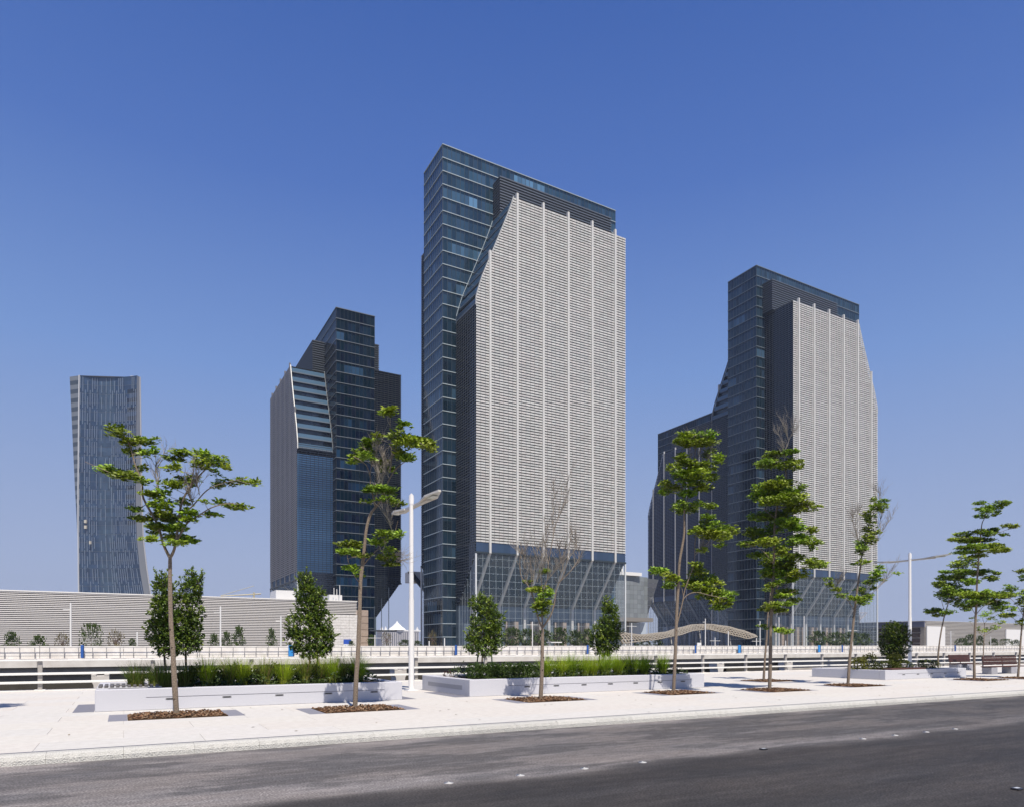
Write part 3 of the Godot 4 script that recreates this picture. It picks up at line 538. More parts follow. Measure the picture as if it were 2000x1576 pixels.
func louvre_volume(t: Node3D, X: Axes, D: float, a0: float, a1: float, ytop: float, cut: bool, K: Dictionary, scr := true) -> void:
	var fh: float = K.fh
	var pitch := fh / 5.0
	var foot: float = 32.0 * K.s
	var band: float = 29.4 * K.s
	var low: float = 14.0 * K.s
	var yc := ytop - 33.5
	var bl: Color = K.blade
	var back: Color = K.back
	var sideb := func(y: float) -> float: return D if y >= band else 2.2 + maxf(0.0, y - low) / (band - low) * (D - 2.2)
	var left := func(y: float) -> float: return a0 + (cut_at(y - yc) if cut else 0.0)
	# dark glazing behind the blades, one strip per floor
	var y := foot
	var k := 0
	while y < ytop - 0.05:
		var y2 := minf(y + fh, ytop)
		var mb := MB.new()
		var m := 18
		var l0: float = left.call(y) + 0.2
		var l1: float = left.call(y2) + 0.2
		for j in m:
			var f0 := j / float(m)
			var f1 := (j + 1) / float(m)
			face(mb, X, [[lerpf(l0, a1 - 0.2, f0), y, D - 0.7], [lerpf(l0, a1 - 0.2, f1), y, D - 0.7], [lerpf(l1, a1 - 0.2, f1), y2, D - 0.7], [lerpf(l1, a1 - 0.2, f0), y2, D - 0.7]], tint(back, 0.35))
		face(mb, X, [[a1 - 0.2, y, 0.02], [a1 - 0.2, y, D - 0.1], [a1 - 0.2, y2, D - 0.1], [a1 - 0.2, y2, 0.02]], tint(K.endg2, 0.2))
		if not cut or y2 <= yc + 0.1:
			face(mb, X, [[l0, y, 0.02], [l0, y, D - 0.1], [l1, y2, D - 0.1], [l1, y2, 0.02]], tint(K.endg, 0.2))
		part(t, "glazing_strip", mb, M[K.gmat])
		y = y2
		k += 1
	# blades wrap round the front and both ends
	y = foot + 0.25
	while y < ytop - 0.2:
		var mb := MB.new()
		var l: float = left.call(y)
		var row := rnd(0.94, 1.05)
		var uu := l
		while uu < a1 - 0.01:
			var un := minf(a0 + (floorf((uu - a0 - 1.5 + 0.01) / 1.555) + 1.0) * 1.555 + 1.5, a1)
			var pc := tint(bl, 0.09) * row
			pc.r *= rnd(0.97, 1.03)
			var h0 := y
			var h1 := y + pitch * 0.64
			face(mb, X, [[uu, h0, D + 0.12], [un, h0, D + 0.12], [un, h1, D + 0.12], [uu, h1, D + 0.12]], pc)
			face(mb, X, [[uu, h0, D + 0.07], [un, h0, D + 0.07], [un, h0, D + 0.12], [uu, h0, D + 0.12]], pc)
			face(mb, X, [[uu, h1, D + 0.12], [un, h1, D + 0.12], [un, h1, D + 0.07], [uu, h1, D + 0.07]], pc)
			uu = un
		abox(mb, X, a1 - 0.14, a1 + 0.06, y, y + pitch * 0.2, 0.0, D - 0.23, K.endb)
		if not cut or y < yc:
			abox(mb, X, l - 0.06, l + 0.14, y, y + pitch * 0.2, 0.0, D - 0.23, K.endb)
		part(t, "louvre_blade", mb, M.blade)
		y += pitch
	# slim dark uprights in front of the blades, six to a bay
	var lu := MB.new()
	var ua := a0 + 1.5
	while ua < a1 - 0.4:
		var yu := ytop
		if cut:
			while yu > foot and left.call(yu) > ua:
				yu -= 0.5
		abox(lu, X, ua - 0.035, ua + 0.035, foot + 0.2, yu, D + 0.11, D + 0.15, Color(0.1, 0.1, 0.105))
		ua += 1.555
	part(t, "louvre_upright", lu, M.blade, true)
	# blades on the ends beside the sloping foot
	y = low + 0.3
	var fb := MB.new()
	while y < foot:
		var bmax: float = sideb.call(y)
		for e in [a0, a1]:
			abox(fb, X, e - 0.15, e + 0.15, y, y + pitch * 0.2, 0.0, bmax - 0.1, K.endb)
		y += pitch
	part(t, "end_louvre", fb, M.blade, true)
	var em := MB.new()
	for j in 9:
		var b0 := 1.0 + j * 1.55
		if b0 > D - 0.5:
			break
		var yb: float = low if b0 < 2.2 else low + (b0 - 2.2) / (D - 2.2) * (band - low)
		abox(em, X, a1 + 0.07, a1 + 0.13, yb, ytop, b0 - 0.05, b0 + 0.05, K.endb)
		abox(em, X, a0 - 0.13, a0 - 0.07, yb, yc - 1.3 if cut else ytop, b0 - 0.05, b0 + 0.05, K.endb)
	part(t, "end_upright", em, M.blade, true)
	# glass band at the foot of the louvres, and its soffit
	var bb := MB.new()
	var nb := 24
	for j in nb:
		var f0 := lerpf(a0 + 0.06, a1 - 0.06, j / float(nb))
		var f1 := lerpf(a0 + 0.06, a1 - 0.06, (j + 1) / float(nb))
		face(bb, X, [[f0, band, D - 0.05], [f1, band, D - 0.05], [f1, foot + 0.3, D - 0.05], [f0, foot + 0.3, D - 0.05]], tint(K.bandc, 0.12))
	part(t, "glass_band", bb, M.facade_glass)
	var lip := MB.new()
	abox(lip, X, a0 - 0.2, a1 + 0.2, band - 0.55, band - 0.01, D - 0.6, D + 0.2, Color(0.03, 0.04, 0.05))
	part(t, "soffit_edge", lip, M.metal)
	# glass that slopes back to the lobby wall
	var sl := MB.new()
	var na := 34
	var ny := 8
	var dots := MB.new()
	for r in ny:
		for j in na:
			var fa0 := lerpf(a0, a1, j / float(na))
			var fa1 := lerpf(a0, a1, (j + 1) / float(na))
			var g0 := r / float(ny)
			var g1 := (r + 1) / float(ny)
			face(sl, X, [[fa0 + 0.03, lerpf(low, band - 0.3, g0) + 0.03, lerpf(2.2, D - 0.5, g0)], [fa1 - 0.03, lerpf(low, band - 0.3, g0) + 0.03, lerpf(2.2, D - 0.5, g0)], [fa1 - 0.03, lerpf(low, band - 0.3, g1) - 0.03, lerpf(2.2, D - 0.5, g1)], [fa0 + 0.03, lerpf(low, band - 0.3, g1) - 0.03, lerpf(2.2, D - 0.5, g1)]], tint(K.slope, 0.25))
			if r > 0:
				var c := X.p(fa0, lerpf(low, band - 0.3, g0), lerpf(2.2, D - 0.5, g0) + 0.1)
				dots.box(c - Vector3.ONE * 0.1, c + Vector3.ONE * 0.1, Color(0.5, 0.55, 0.58))
	part(t, "sloping_glass", sl, M.facade_glass)
	part(t, "glass_node", dots, M.metal, true)
	# lobby wall, columns and portals
	var lw := MB.new()
	face(lw, X, [[a0, 0, 2.15], [a1, 0, 2.15], [a1, low, 2.15], [a0, low, 2.15]], Color(0.13, 0.17, 0.21))
	for e in [a0, a1]:
		face(lw, X, [[e, 0, 0], [e, 0, 2.15], [e, low, 2.15], [e, low, 0]], Color(0.1, 0.13, 0.16))
		face(lw, X, [[e, low, 0], [e, low, 2.2], [e, band, D - 0.3], [e, band, 0]], back)
		face(lw, X, [[e, band, 0], [e, band, D - 0.3], [e, foot, D - 0.3], [e, foot, 0]], back)
	part(t, "lobby_wall", lw, M.facade_glass)
	for j in 6:
		var fa := a0 + 4.6 + 9.35 * j
		if fa > a1 - 0.5:
			break
		var yt := ytop + 1.6
		if cut:
			while yt > foot and left.call(yt - 3.0) > fa - 0.2:
				yt -= 0.5
		var fin := MB.new()
		abox(fin, X, fa - K.fw, fa + K.fw, band - 0.4, yt, D - 0.4, D + K.fd, K.fin)
		fin.bar(X.p(fa, band - 0.2, D - 0.1), X.p(fa, low, 2.75), X.a, 0.72, 0.9, K.fin)
		abox(fin, X, fa - 0.45, fa + 0.45, 0, low - 0.1, 2.2, 3.1, K.fin)
		part(t, "facade_fin", fin, M.blade)
		if j < 5 and a1 - fa > 8.0:
			var door := MB.new()
			abox(door, X, fa + 2.3, fa + 7.0, 0, 9.4, 2.2, 2.5, Color(0.05, 0.04, 0.04))
			part(t, "portal", door, M.plain)
			var jamb := MB.new()
			abox(jamb, X, fa + 5.1, fa + 6.6, 0, 9.2, 2.5, 3.6, Color(0.42, 0.35, 0.3))
			abox(jamb, X, fa + 2.2, fa + 2.7, 0, 9.2, 2.5, 3.2, Color(0.42, 0.35, 0.3))
			part(t, "portal_jamb", jamb, M.concrete)
	# clear screen of glass hung from the front edge down to the ground
	if scr:
		var sc := MB.new()
		face(sc, X, [[a0 + 0.1, 0, D - 0.1], [a1 - 0.1, 0, D - 0.1], [a1 - 0.1, band - 0.5, D - 0.1], [a0 + 0.1, band - 0.5, D - 0.1]], Color.WHITE)
		for e in [a0 + 0.1, a1 - 0.1]:
			face(sc, X, [[e, 0, 2.3], [e, 0, D - 0.1], [e, band - 0.5, D - 0.1], [e, low, 2.3]], Color.WHITE)
		part(t, "glass_screen", sc, M.clear_glass)
		var cb := MB.new()
		for j in 26:
			var fa := lerpf(a0 + 0.1, a1 - 0.1, j / 25.0)
			abox(cb, X, fa - 0.035, fa + 0.035, 0, band - 0.5, D - 0.2, D - 0.13, Color(0.35, 0.4, 0.43))
		for r in 13:
			abox(cb, X, a0 + 0.1, a1 - 0.1, r * 2.2 + 1.0, r * 2.2 + 1.06, D - 0.27, D - 0.21, Color(0.35, 0.4, 0.43))
		for e in [a0 + 0.1, a1 - 0.1]:
			for r in 6:
				var fb2 := lerpf(2.6, D, r / 6.0)
				var yy := lerpf(low, band - 0.5, (fb2 - 2.3) / (D - 2.4))
				abox(cb, X, e - 0.03, e + 0.03, 0, yy, fb2 - 0.03, fb2 + 0.03, Color(0.35, 0.4, 0.43))
		part(t, "screen_cable", cb, M.metal, true)
		for e in [a0, a1]:
			var pm := MB.new()
			abox(pm, X, e - 0.22, e + 0.22, 0, band - 0.55, D - 0.35, D + 0.1, Color(0.6, 0.63, 0.64))
			part(t, "screen_post", pm, M.metal)
	# roof, and the stepped terraces where the face is cut back
	var rf := MB.new()
	var la: float = left.call(ytop)
	face(rf, X, [[la, ytop, 0], [a1, ytop, 0], [a1, ytop, D], [la, ytop, D]], Color(0.35, 0.34, 0.33))
	part(t, "roof", rf, M.plain)
	if cut:
		var yy := yc - 1.2
		while yy < ytop - 1.5:
			var y2 := minf(yy + fh, ytop - 0.1)
			var c0: float = left.call(yy + 1.3)
			var c1: float = left.call(y2)
			var dk := MB.new()
			abox(dk, X, c0 - 0.1, c1 + 3.0, yy - 0.45, yy, 0.1, D - 0.3, Color(0.12, 0.15, 0.19))
			part(t, "terrace_slab", dk, M.metal)
			var bal := MB.new()
			abox(bal, X, c0, c0 + 0.12, yy + 0.02, yy + 1.35, 0.15, D - 0.35, Color(0.085, 0.15, 0.225))
			part(t, "terrace_balustrade", bal, M.facade_glass)
			var gl := MB.new()
			for j in 8:
				face(gl, X, [[c1 + 0.9, yy, lerpf(0.1, D - 0.6, j / 8.0)], [c1 + 0.9, yy, lerpf(0.1, D - 0.6, (j + 1) / 8.0)], [c1 + 0.9, y2, lerpf(0.1, D - 0.6, (j + 1) / 8.0)], [c1 + 0.9, y2, lerpf(0.1, D - 0.6, j / 8.0)]], tint(K.back, 0.4))
			part(t, "terrace_glazing", gl, M.facade_glass)
			yy += fh
		var trim := MB.new()
		var trim2 := MB.new()
		for j in 16:
			var ya := lerpf(yc - 2.0, ytop + 0.4, j / 16.0)
			var yb := lerpf(yc - 2.0, ytop + 0.4, (j + 1) / 16.0)
			trim.bar(X.p(left.call(ya), ya, D - 0.1), X.p(left.call(yb), yb + 0.03, D - 0.1), X.b, K.tw, 0.4, K.trim)
			trim2.bar(X.p(left.call(ya), ya, 0.2), X.p(left.call(yb), yb + 0.03, 0.2), X.b, 0.16, 0.16, K.edge)
		part(t, "curved_edge_trim", trim, M.blade)
		part(t, "curved_edge_trim", trim2, M.blade)

func tower(nm: String, label: String, o: Vector3, A: Vector3, B: Vector3, K: Dictionary) -> Node3D:
	var t := thing(nm, label, "office tower", o)
	var H: float = K.H
	var L := 67.0
	var T: float = K.T
	var n: int = K.n
	var fh := H / n
	K["fh"] = fh
	var X := Axes.new(Vector3.ZERO, A, B)
	var sides := [[0.0, 0.0, L, 0.0], [L, 0.0, L, -T], [L, -T, 0.0, -T], [0.0, -T, 0.0, 0.0]]
	for k in n:
		var y0 := k * fh
		var gm := MB.new()
		var sp := MB.new()
		for sd in sides:
			var p := Vector2(sd[0], sd[1])
			var q := Vector2(sd[2], sd[3])
			var m := int(round(p.distance_to(q) / 1.5))
			var floor_tone := rnd(0.8, 1.2)
			var run := 0
			var blind := 1.0
			for j in m:
				var f0 := p.lerp(q, j / float(m))
				var f1 := p.lerp(q, (j + 1) / float(m))
				var g: Color = K.glass
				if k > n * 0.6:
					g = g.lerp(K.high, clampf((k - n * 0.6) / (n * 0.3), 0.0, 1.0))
				var w := floor_tone * rnd(0.6, 1.3)
				if run > 0:
					run -= 1
					w *= blind
				elif rnd(0, 1) < 0.035:
					run = rng.randi_range(2, 8)
					blind = rnd(1.6, 3.4)
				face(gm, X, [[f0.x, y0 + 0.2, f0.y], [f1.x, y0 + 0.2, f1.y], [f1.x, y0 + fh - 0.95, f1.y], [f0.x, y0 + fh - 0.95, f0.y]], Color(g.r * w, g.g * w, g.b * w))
				var sw := rnd(0.85, 1.15)
				var s: Color = K.spandrel
				face(sp, X, [[f0.x, y0 + fh - 0.95, f0.y], [f1.x, y0 + fh - 0.95, f1.y], [f1.x, y0 + fh, f1.y], [f0.x, y0 + fh, f0.y]], Color(s.r * sw, s.g * sw, s.b * sw))
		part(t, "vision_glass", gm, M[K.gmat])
		part(t, "spandrel_glass", sp, M[K.gmat])
		var ed := MB.new()
		abox(ed, X, -0.16, L + 0.16, y0 + fh - 0.02, y0 + fh + 0.2, -T - 0.16, 0.16, K.edge)
		part(t, "floor_edge", ed, M.metal)
	var mu := MB.new()
	var nl := 45
	for j in nl + 1:
		var fa := lerpf(0.05, L - 0.05, j / float(nl))
		abox(mu, X, fa - 0.04, fa + 0.04, 0, H, -0.02, 0.09, K.mullion)
		abox(mu, X, fa - 0.04, fa + 0.04, 0, H, -T - 0.09, -T + 0.02, K.mullion)
	for j in 11:
		var fb := lerpf(-T + 0.05, -0.05, j / 10.0)
		for e in [[-0.09, 0.02], [L - 0.02, L + 0.09]]:
			abox(mu, X, e[0], e[1], 0, H, fb - 0.04, fb + 0.04, K.mullion)
	part(t, "mullion", mu, M.metal, true)
	var ytop := H - 19.1
	louvre_volume(t, X, K.D, K.a0, K.a1, ytop, K.cut, K)
	var R := Axes.new(A * L - B * T, -A, -B)
	var KR := K.duplicate()
	KR.endg = K.endg2
	KR.endb = K.endb2
	louvre_volume(t, R, K.RD, L - K.ra1, L - K.ra0, ytop, K.rcut, KR, K.rscreen)
	# louvred plant enclosures between the louvre volumes and the top of the slab
	for s in 2:
		var Y: Axes = X if s == 0 else R
		var e0: float = K.p0 if s == 0 else 10.0
		var e1: float = K.p1 if s == 0 else 58.0
		var core := MB.new()
		abox(core, Y, e0 + 0.4, e1 - 0.4, ytop - 0.5, ytop + 12.6, 0.02, 4.5, Color(0.02, 0.025, 0.03))
		part(t, "plant_enclosure", core, M.plain)
		var y := ytop + 0.3
		while y < ytop + 12.5:
			var mb := MB.new()
			abox(mb, Y, e0, e1, y, y + 0.36, 0.03, 4.9, tint(K.plant, 0.08))
			part(t, "plant_louvre", mb, M.blade)
			y += 0.9
	return t

# ---------------------------------------------------------------- other far buildings
func ribbed_tower() -> void:
	var t := thing("curved_tower", "blue glass high-rise with concave sides and staggered pale ribs, far left of the office towers", "tower", Vector3(-9.9, 0, -694))
	t.rotation.y = YAW
	var H := 234.0
	var cx := func(px: float) -> float: return (px - 215.0) * 0.4444
	# outline in metres by height: outer left, left seam, right seam, outer right
	var hs := [0.0, 0.196, 0.28, 0.40, 0.58, 0.8, 1.0]
	var ol := [157.0, 155.5, 154.5, 152.0, 147.0, 141.5, 136.5]
	var lf := [160.0, 159.0, 158.5, 158.0, 158.0, 159.0, 160.0]
	var rs := [297.0, 285.0, 277.5, 271.0, 269.0, 270.0, 271.5]
	var orr := [308.0, 294.5, 287.5, 280.0, 276.5, 275.0, 273.5]
	var at := func(tab: Array, f: float) -> float:
		for j in 6:
			if f <= hs[j + 1]:
				return cx.call(lerpf(tab[j], tab[j + 1], (f - hs[j]) / (hs[j + 1] - hs[j])))
		return cx.call(tab[6])
	var n := 62
	for k in n:
		var f0 := k / float(n)
		var f1 := (k + 1) / float(n)
		var mb := MB.new()
		var m := 26
		var tone := rnd(0.85, 1.15)
		for j in m:
			var g0 := j / float(m)
			var g1 := (j + 1) / float(m)
			var bow := func(g: float) -> float: return 4.0 * pow(2.0 * g - 1.0, 2.0)
			var col := Color(0.024, 0.044, 0.085)
			if g0 > 0.28 and g0 < 0.55:
				col = Color(0.038, 0.062, 0.10)
			if g0 > 0.8 and k % 2 == 0 and f0 > 0.42 and f0 < 0.95:
				col = Color(0.012, 0.014, 0.018)
			mb.quad(Vector3(lerpf(at.call(lf, f0), at.call(rs, f0), g0), f0 * H, bow.call(g0)), Vector3(lerpf(at.call(lf, f0), at.call(rs, f0), g1), f0 * H, bow.call(g1)), Vector3(lerpf(at.call(lf, f1), at.call(rs, f1), g1), f1 * H, bow.call(g1)), Vector3(lerpf(at.call(lf, f1), at.call(rs, f1), g0), f1 * H, bow.call(g0)), tint(col, 0.22) * tone)
		var dk := Color(0.05, 0.055, 0.06) if k % 2 == 0 else Color(0.16, 0.17, 0.18)
		mb.quad(Vector3(at.call(ol, f0), f0 * H, 1), Vector3(at.call(lf, f0), f0 * H, 4), Vector3(at.call(lf, f1), f1 * H, 4), Vector3(at.call(ol, f1), f1 * H, 1), dk if f0 > 0.5 else Color(0.06, 0.07, 0.08))
		mb.quad(Vector3(at.call(rs, f0), f0 * H, 4), Vector3(at.call(orr, f0), f0 * H, 0), Vector3(at.call(orr, f1), f1 * H, 0), Vector3(at.call(rs, f1), f1 * H, 4), Color(0.16, 0.165, 0.18))
		mb.quad(Vector3(at.call(orr, f0), f0 * H, 0), Vector3(at.call(ol, f0), f0 * H, -30), Vector3(at.call(ol, f1), f1 * H, -30), Vector3(at.call(orr, f1), f1 * H, 0), Color(0.1, 0.12, 0.15))
		mb.quad(Vector3(at.call(ol, f0), f0 * H, -30), Vector3(at.call(ol, f0), f0 * H, 1), Vector3(at.call(ol, f1), f1 * H, 1), Vector3(at.call(ol, f1), f1 * H, -30), Color(0.1, 0.12, 0.15))
		part(t, "window_band", mb, M.facade_glass)
		if k % 2 == 0:
			var ln := MB.new()
			for j in 13:
				var g0 := j / 13.0
				var g1 := (j + 1) / 13.0
				var bw := func(g: float) -> float: return 4.0 * pow(2.0 * g - 1.0, 2.0) + 0.06
				ln.quad(Vector3(lerpf(at.call(lf, f0), at.call(rs, f0), g0), f0 * H - 0.25, bw.call(g0)), Vector3(lerpf(at.call(lf, f0), at.call(rs, f0), g1), f0 * H - 0.25, bw.call(g1)), Vector3(lerpf(at.call(lf, f0), at.call(rs, f0), g1), f0 * H + 0.25, bw.call(g1)), Vector3(lerpf(at.call(lf, f0), at.call(rs, f0), g0), f0 * H + 0.25, bw.call(g0)), Color(0.04, 0.055, 0.08))
			part(t, "floor_edge", ln, M.metal)
	var ribs := MB.new()
	for r in 17:
		for j in 27:
			var g := (j + 0.5) / 27.0
			if g > 0.3 and g < 0.5 and j % 2 == 0:
				continue
			if rnd(0, 1) < 0.12:
				continue
			var f0 := r / 17.0 + (0.0 if j % 2 else 0.012)
			var f1 := f0 + (0.054 if j % 3 else 0.042)
			if f1 > 1.0:
				continue
			var zz := 4.0 * pow(2.0 * g - 1.0, 2.0) + 0.4
			ribs.bar(Vector3(lerpf(at.call(lf, f0), at.call(rs, f0), g), f0 * H, zz), Vector3(lerpf(at.call(lf, f1), at.call(rs, f1), g), f1 * H, zz), Vector3.RIGHT, 0.24, 0.4, Color(0.22, 0.27, 0.35))
	part(t, "facade_rib", ribs, M.metal, true)
	var cr := MB.new()
	var edge := MB.new()
	var edge2 := MB.new()
	for j in 24:
		var f0 := j / 24.0
		var f1 := (j + 1) / 24.0
		edge.bar(Vector3(at.call(orr, f0), f0 * H, 0.5), Vector3(at.call(orr, f1), f1 * H + 0.1, 0.5), Vector3.RIGHT, 0.6, 1.0, Color(0.42, 0.42, 0.44))
		edge2.bar(Vector3(at.call(lf, f0), f0 * H, 4.4), Vector3(at.call(lf, f1), f1 * H + 0.1, 4.4), Vector3.RIGHT, 0.8, 0.8, Color(0.5, 0.51, 0.53))
	part(t, "edge_fin", edge, M.metal)
	part(t, "edge_fin", edge2, M.metal)
	cr.box(Vector3(cx.call(250.0), H - 1.0, -8), Vector3(cx.call(259.0), H + 2.4, -3), Color(0.6, 0.6, 0.6))
	part(t, "rooftop_cabin", cr, M.plain)
	var top := MB.new()
	top.quad(Vector3(at.call(ol, 1.0), H, 1), Vector3(at.call(lf, 1.0), H, 4), Vector3(at.call(orr, 1.0), H + 0.01, 0), Vector3(at.call(ol, 1.0), H, -30), Color(0.3, 0.3, 0.3))
	part(t, "roof", top, M.plain)
	for q in [[172.0, 1016.0, 6.0, 8.0], [172.0, 1027.0, 6.0, 8.0], [181.0, 1057.0, 4.0, 8.0]]:
		var wn := MB.new()
		var yy: float = (1260.0 - q[1]) * 0.4444
		wn.box(Vector3(cx.call(q[0]) - q[2] * 0.2, yy - q[3] * 0.17, 3.0), Vector3(cx.call(q[0]) + q[2] * 0.12, yy + q[3] * 0.17, 4.5), Color(0.45, 0.42, 0.36))
		part(t, "open_window", wn, M.plain)

func left_podium() -> void:
	var z := -235.0
	var t := thing("low_building", "long low building clad in pale horizontal slats, in front of the left tower", "building", Vector3(0, 0, z))
	var core := MB.new()
	core.box(Vector3(-75, 0, -0.35), Vector3(70.2, 16.6, -28), Color(0.15, 0.145, 0.145))
	part(t, "wall", core, M.plain)
	for k in 30:
		var mb := MB.new()
		var y := 0.6 + k * 0.54
		var xe := 47.0 if y < 12.3 else 70.4
		mb.box(Vector3(-75, y, -0.34), Vector3(xe, y + 0.24, 0.05), tint(Color(0.70, 0.68, 0.665), 0.05))
		part(t, "slat", mb, M.blade)
	for k in 15:
		var sm := MB.new()
		var xs := -70.0 + k * 9.4
		sm.box(Vector3(xs, 0.3, -0.345), Vector3(xs + 0.08, 12.0 if xs > 46.0 else 16.5, -0.12), Color(0.12, 0.11, 0.11))
		part(t, "slat_bracket", sm, M.plain)
	var cap := MB.new()
	cap.box(Vector3(-75.2, 16.61, -28.2), Vector3(70.6, 16.95, 0.2), Color(0.72, 0.71, 0.7))
	part(t, "coping", cap, M.plain)
	for r in 13:
		for c in 8:
			var pm := MB.new()
			var x0 := 47.1 + c * 2.95
			pm.box(Vector3(x0, 0.02 + r * 0.93, -0.34), Vector3(x0 + 2.9, r * 0.93 + 0.89, 0.35), tint(Color(0.74, 0.735, 0.735), 0.04))
			part(t, "wall_panel", pm, M.concrete)
	for q in [[44.6, 51.0, 3.2], [62.5, 67.0, 2.3]]:
		var pb := MB.new()
		pb.box(Vector3(q[0], 16.96, -16), Vector3(q[1], 16.96 + q[2], -6), Color(0.6, 0.6, 0.6))
		part(t, "rooftop_cabin", pb, M.plain)
	for q in [[63.6, 3.4], [64.6, 3.0], [65.6, 4.4]]:
		var am := MB.new()
		am.tube([Vector3(q[0], 16.9, -4), Vector3(q[0], 16.9 + q[1] + 1.2, -4)], [0.14, 0.12], 6, Color(0.7, 0.7, 0.7))
		part(t, "antenna", am, M.metal)
	var sg := thing("blue_white_sign", "small blue over white sign against the pale panelled wall, behind the forked tree trunk", "sign", Vector3(66.4, 0, z + 2.5))
	var s1 := MB.new()
	s1.box(Vector3(-1.3, 2.0, 0), Vector3(1.3, 3.6, 0.2), Color(0.03, 0.09, 0.45))
	part(sg, "upper_panel", s1, M.gloss)
	var s2 := MB.new()
	s2.box(Vector3(-1.3, 0.0, 0), Vector3(1.3, 1.99, 0.2), Color(0.72, 0.74, 0.76))
	part(sg, "lower_panel", s2, M.gloss)
	var s3 := MB.new()
	s3.box(Vector3(-1.0, 1.0, 0.2), Vector3(-0.4, 1.5, 0.23), Color(0.04, 0.05, 0.06))
	s3.box(Vector3(-0.1, 1.05, 0.2), Vector3(0.5, 1.45, 0.23), Color(0.04, 0.05, 0.06))
	part(sg, "marking", s3, M.plain)
	# stone pillar under the left tower
	var p := thing("stone_pillar", "pink stone pillar with wide courses under the overhang of the left tower", "pillar", Vector3(79.5, 0, -262))
	for k in 6:
		var pm := MB.new()
		pm.cbox(Vector3(-3.3, k * 2.55, -4), Vector3(3.3, k * 2.55 + 2.4, 1), 0.08, tint(Color(0.42, 0.34, 0.29), 0.06))
		part(p, "stone_course", pm, M.concrete)
	var inr := MB.new()
	inr.box(Vector3(-3.1, 0, -3.8), Vector3(3.1, 15.2, 0.8), Color(0.15, 0.12, 0.1))
	part(p, "pillar_core", inr, M.plain)
	var cn := thing("entrance_canopy", "thin dark canopy plate hung on cables beside the pink stone pillar", "canopy", Vector3(86.0, 0, -262))
	var cm := MB.new()
	cm.box(Vector3(-2.5, 7.1, -5), Vector3(8.5, 7.6, 1), Color(0.05, 0.06, 0.08))
	part(cn, "plate", cm, M.metal)
	for q in [[-0.6, 17.0], [2.3, 20.0], [5.3, 24.5]]:
		var cb := MB.new()
		cb.box(Vector3(q[0], 7.6, 0), Vector3(q[0] + 0.22, q[1], 0.22), Color(0.06, 0.08, 0.11))
		part(cn, "cable", cb, M.metal)

func right_podium() -> void:
	var t := thing("low_building", "low beige building with white panels, beyond the tall round bush at the right", "building", Vector3(302, 0, -172.7))
	var w := MB.new()
	w.box(Vector3(0, 0, 0), Vector3(190, 11.9, -118), Color(0.40, 0.38, 0.35))
	part(t, "wall", w, M.concrete)
	for k in 19:
		var mb := MB.new()
		mb.box(Vector3(0.6, 0.3 + k * 0.62, 0.01), Vector3(190, 0.6 + k * 0.62, 0.22), tint(Color(0.43, 0.41, 0.38), 0.04))
		part(t, "slat", mb, M.blade)
	for q in [[0.3, 14.2, 9.9], [66.0, 90.0, 9.3]]:
		var pm := MB.new()
		pm.box(Vector3(q[0], 0, 0.23), Vector3(q[1], q[2], 0.8), Color(0.7, 0.7, 0.7))
		part(t, "white_panel", pm, M.plain)
	var top := MB.new()
	top.box(Vector3(-0.5, 9.6, 0.05), Vector3(-0.01, 12.0, -118), Color(0.12, 0.13, 0.2))
	part(t, "dark_fascia", top, M.plain)
	for k in 26:
		for r in 4:
			var op := MB.new()
			op.box(Vector3(-0.3, 0.5 + r * 2.3, -2.0 - k * 4.4), Vector3(-0.02, 2.3 + r * 2.3, -5.6 - k * 4.4), Color(0.07, 0.05, 0.045))
			part(t, "opening", op, M.facade_glass)
	var col := MB.new()
	col.box(Vector3(-0.9, 0, -10.0), Vector3(-0.02, 9.3, -12.6), Color(0.7, 0.66, 0.6))
	part(t, "pilaster", col, M.plain)
	var cp := MB.new()
	cp.box(Vector3(-0.6, 12.01, 0.3), Vector3(190, 12.25, -118), Color(0.5, 0.49, 0.48))
	part(t, "coping", cp, M.plain)
	var ms := thing("rooftop_mast", "spidery umbrella-shaped steel frame standing on the roof of the low beige building", "mast", Vector3(297.5, 11.9, -200))
	var mm := MB.new()
	mm.tube([Vector3.ZERO, Vector3(0, 4.0, 0)], [0.25, 0.18], 6, Color(0.4, 0.37, 0.36))
	part(ms, "post", mm, M.metal)
	for k in 12:
		var f := TAU * k / 12.0
		var am := MB.new()
		am.tube([Vector3(0, 1.2, 0), Vector3(cos(f) * 4.6, 4.8, sin(f) * 2.5)], [0.09, 0.07], 4, Color(0.45, 0.4, 0.4))
		am.tube([Vector3(cos(f) * 4.6, 4.8, sin(f) * 2.5), Vector3(cos(f + 0.52) * 4.6, 4.8, sin(f + 0.52) * 2.5)], [0.09, 0.09], 4, Color(0.45, 0.4, 0.4))
		part(ms, "rib", am, M.metal)

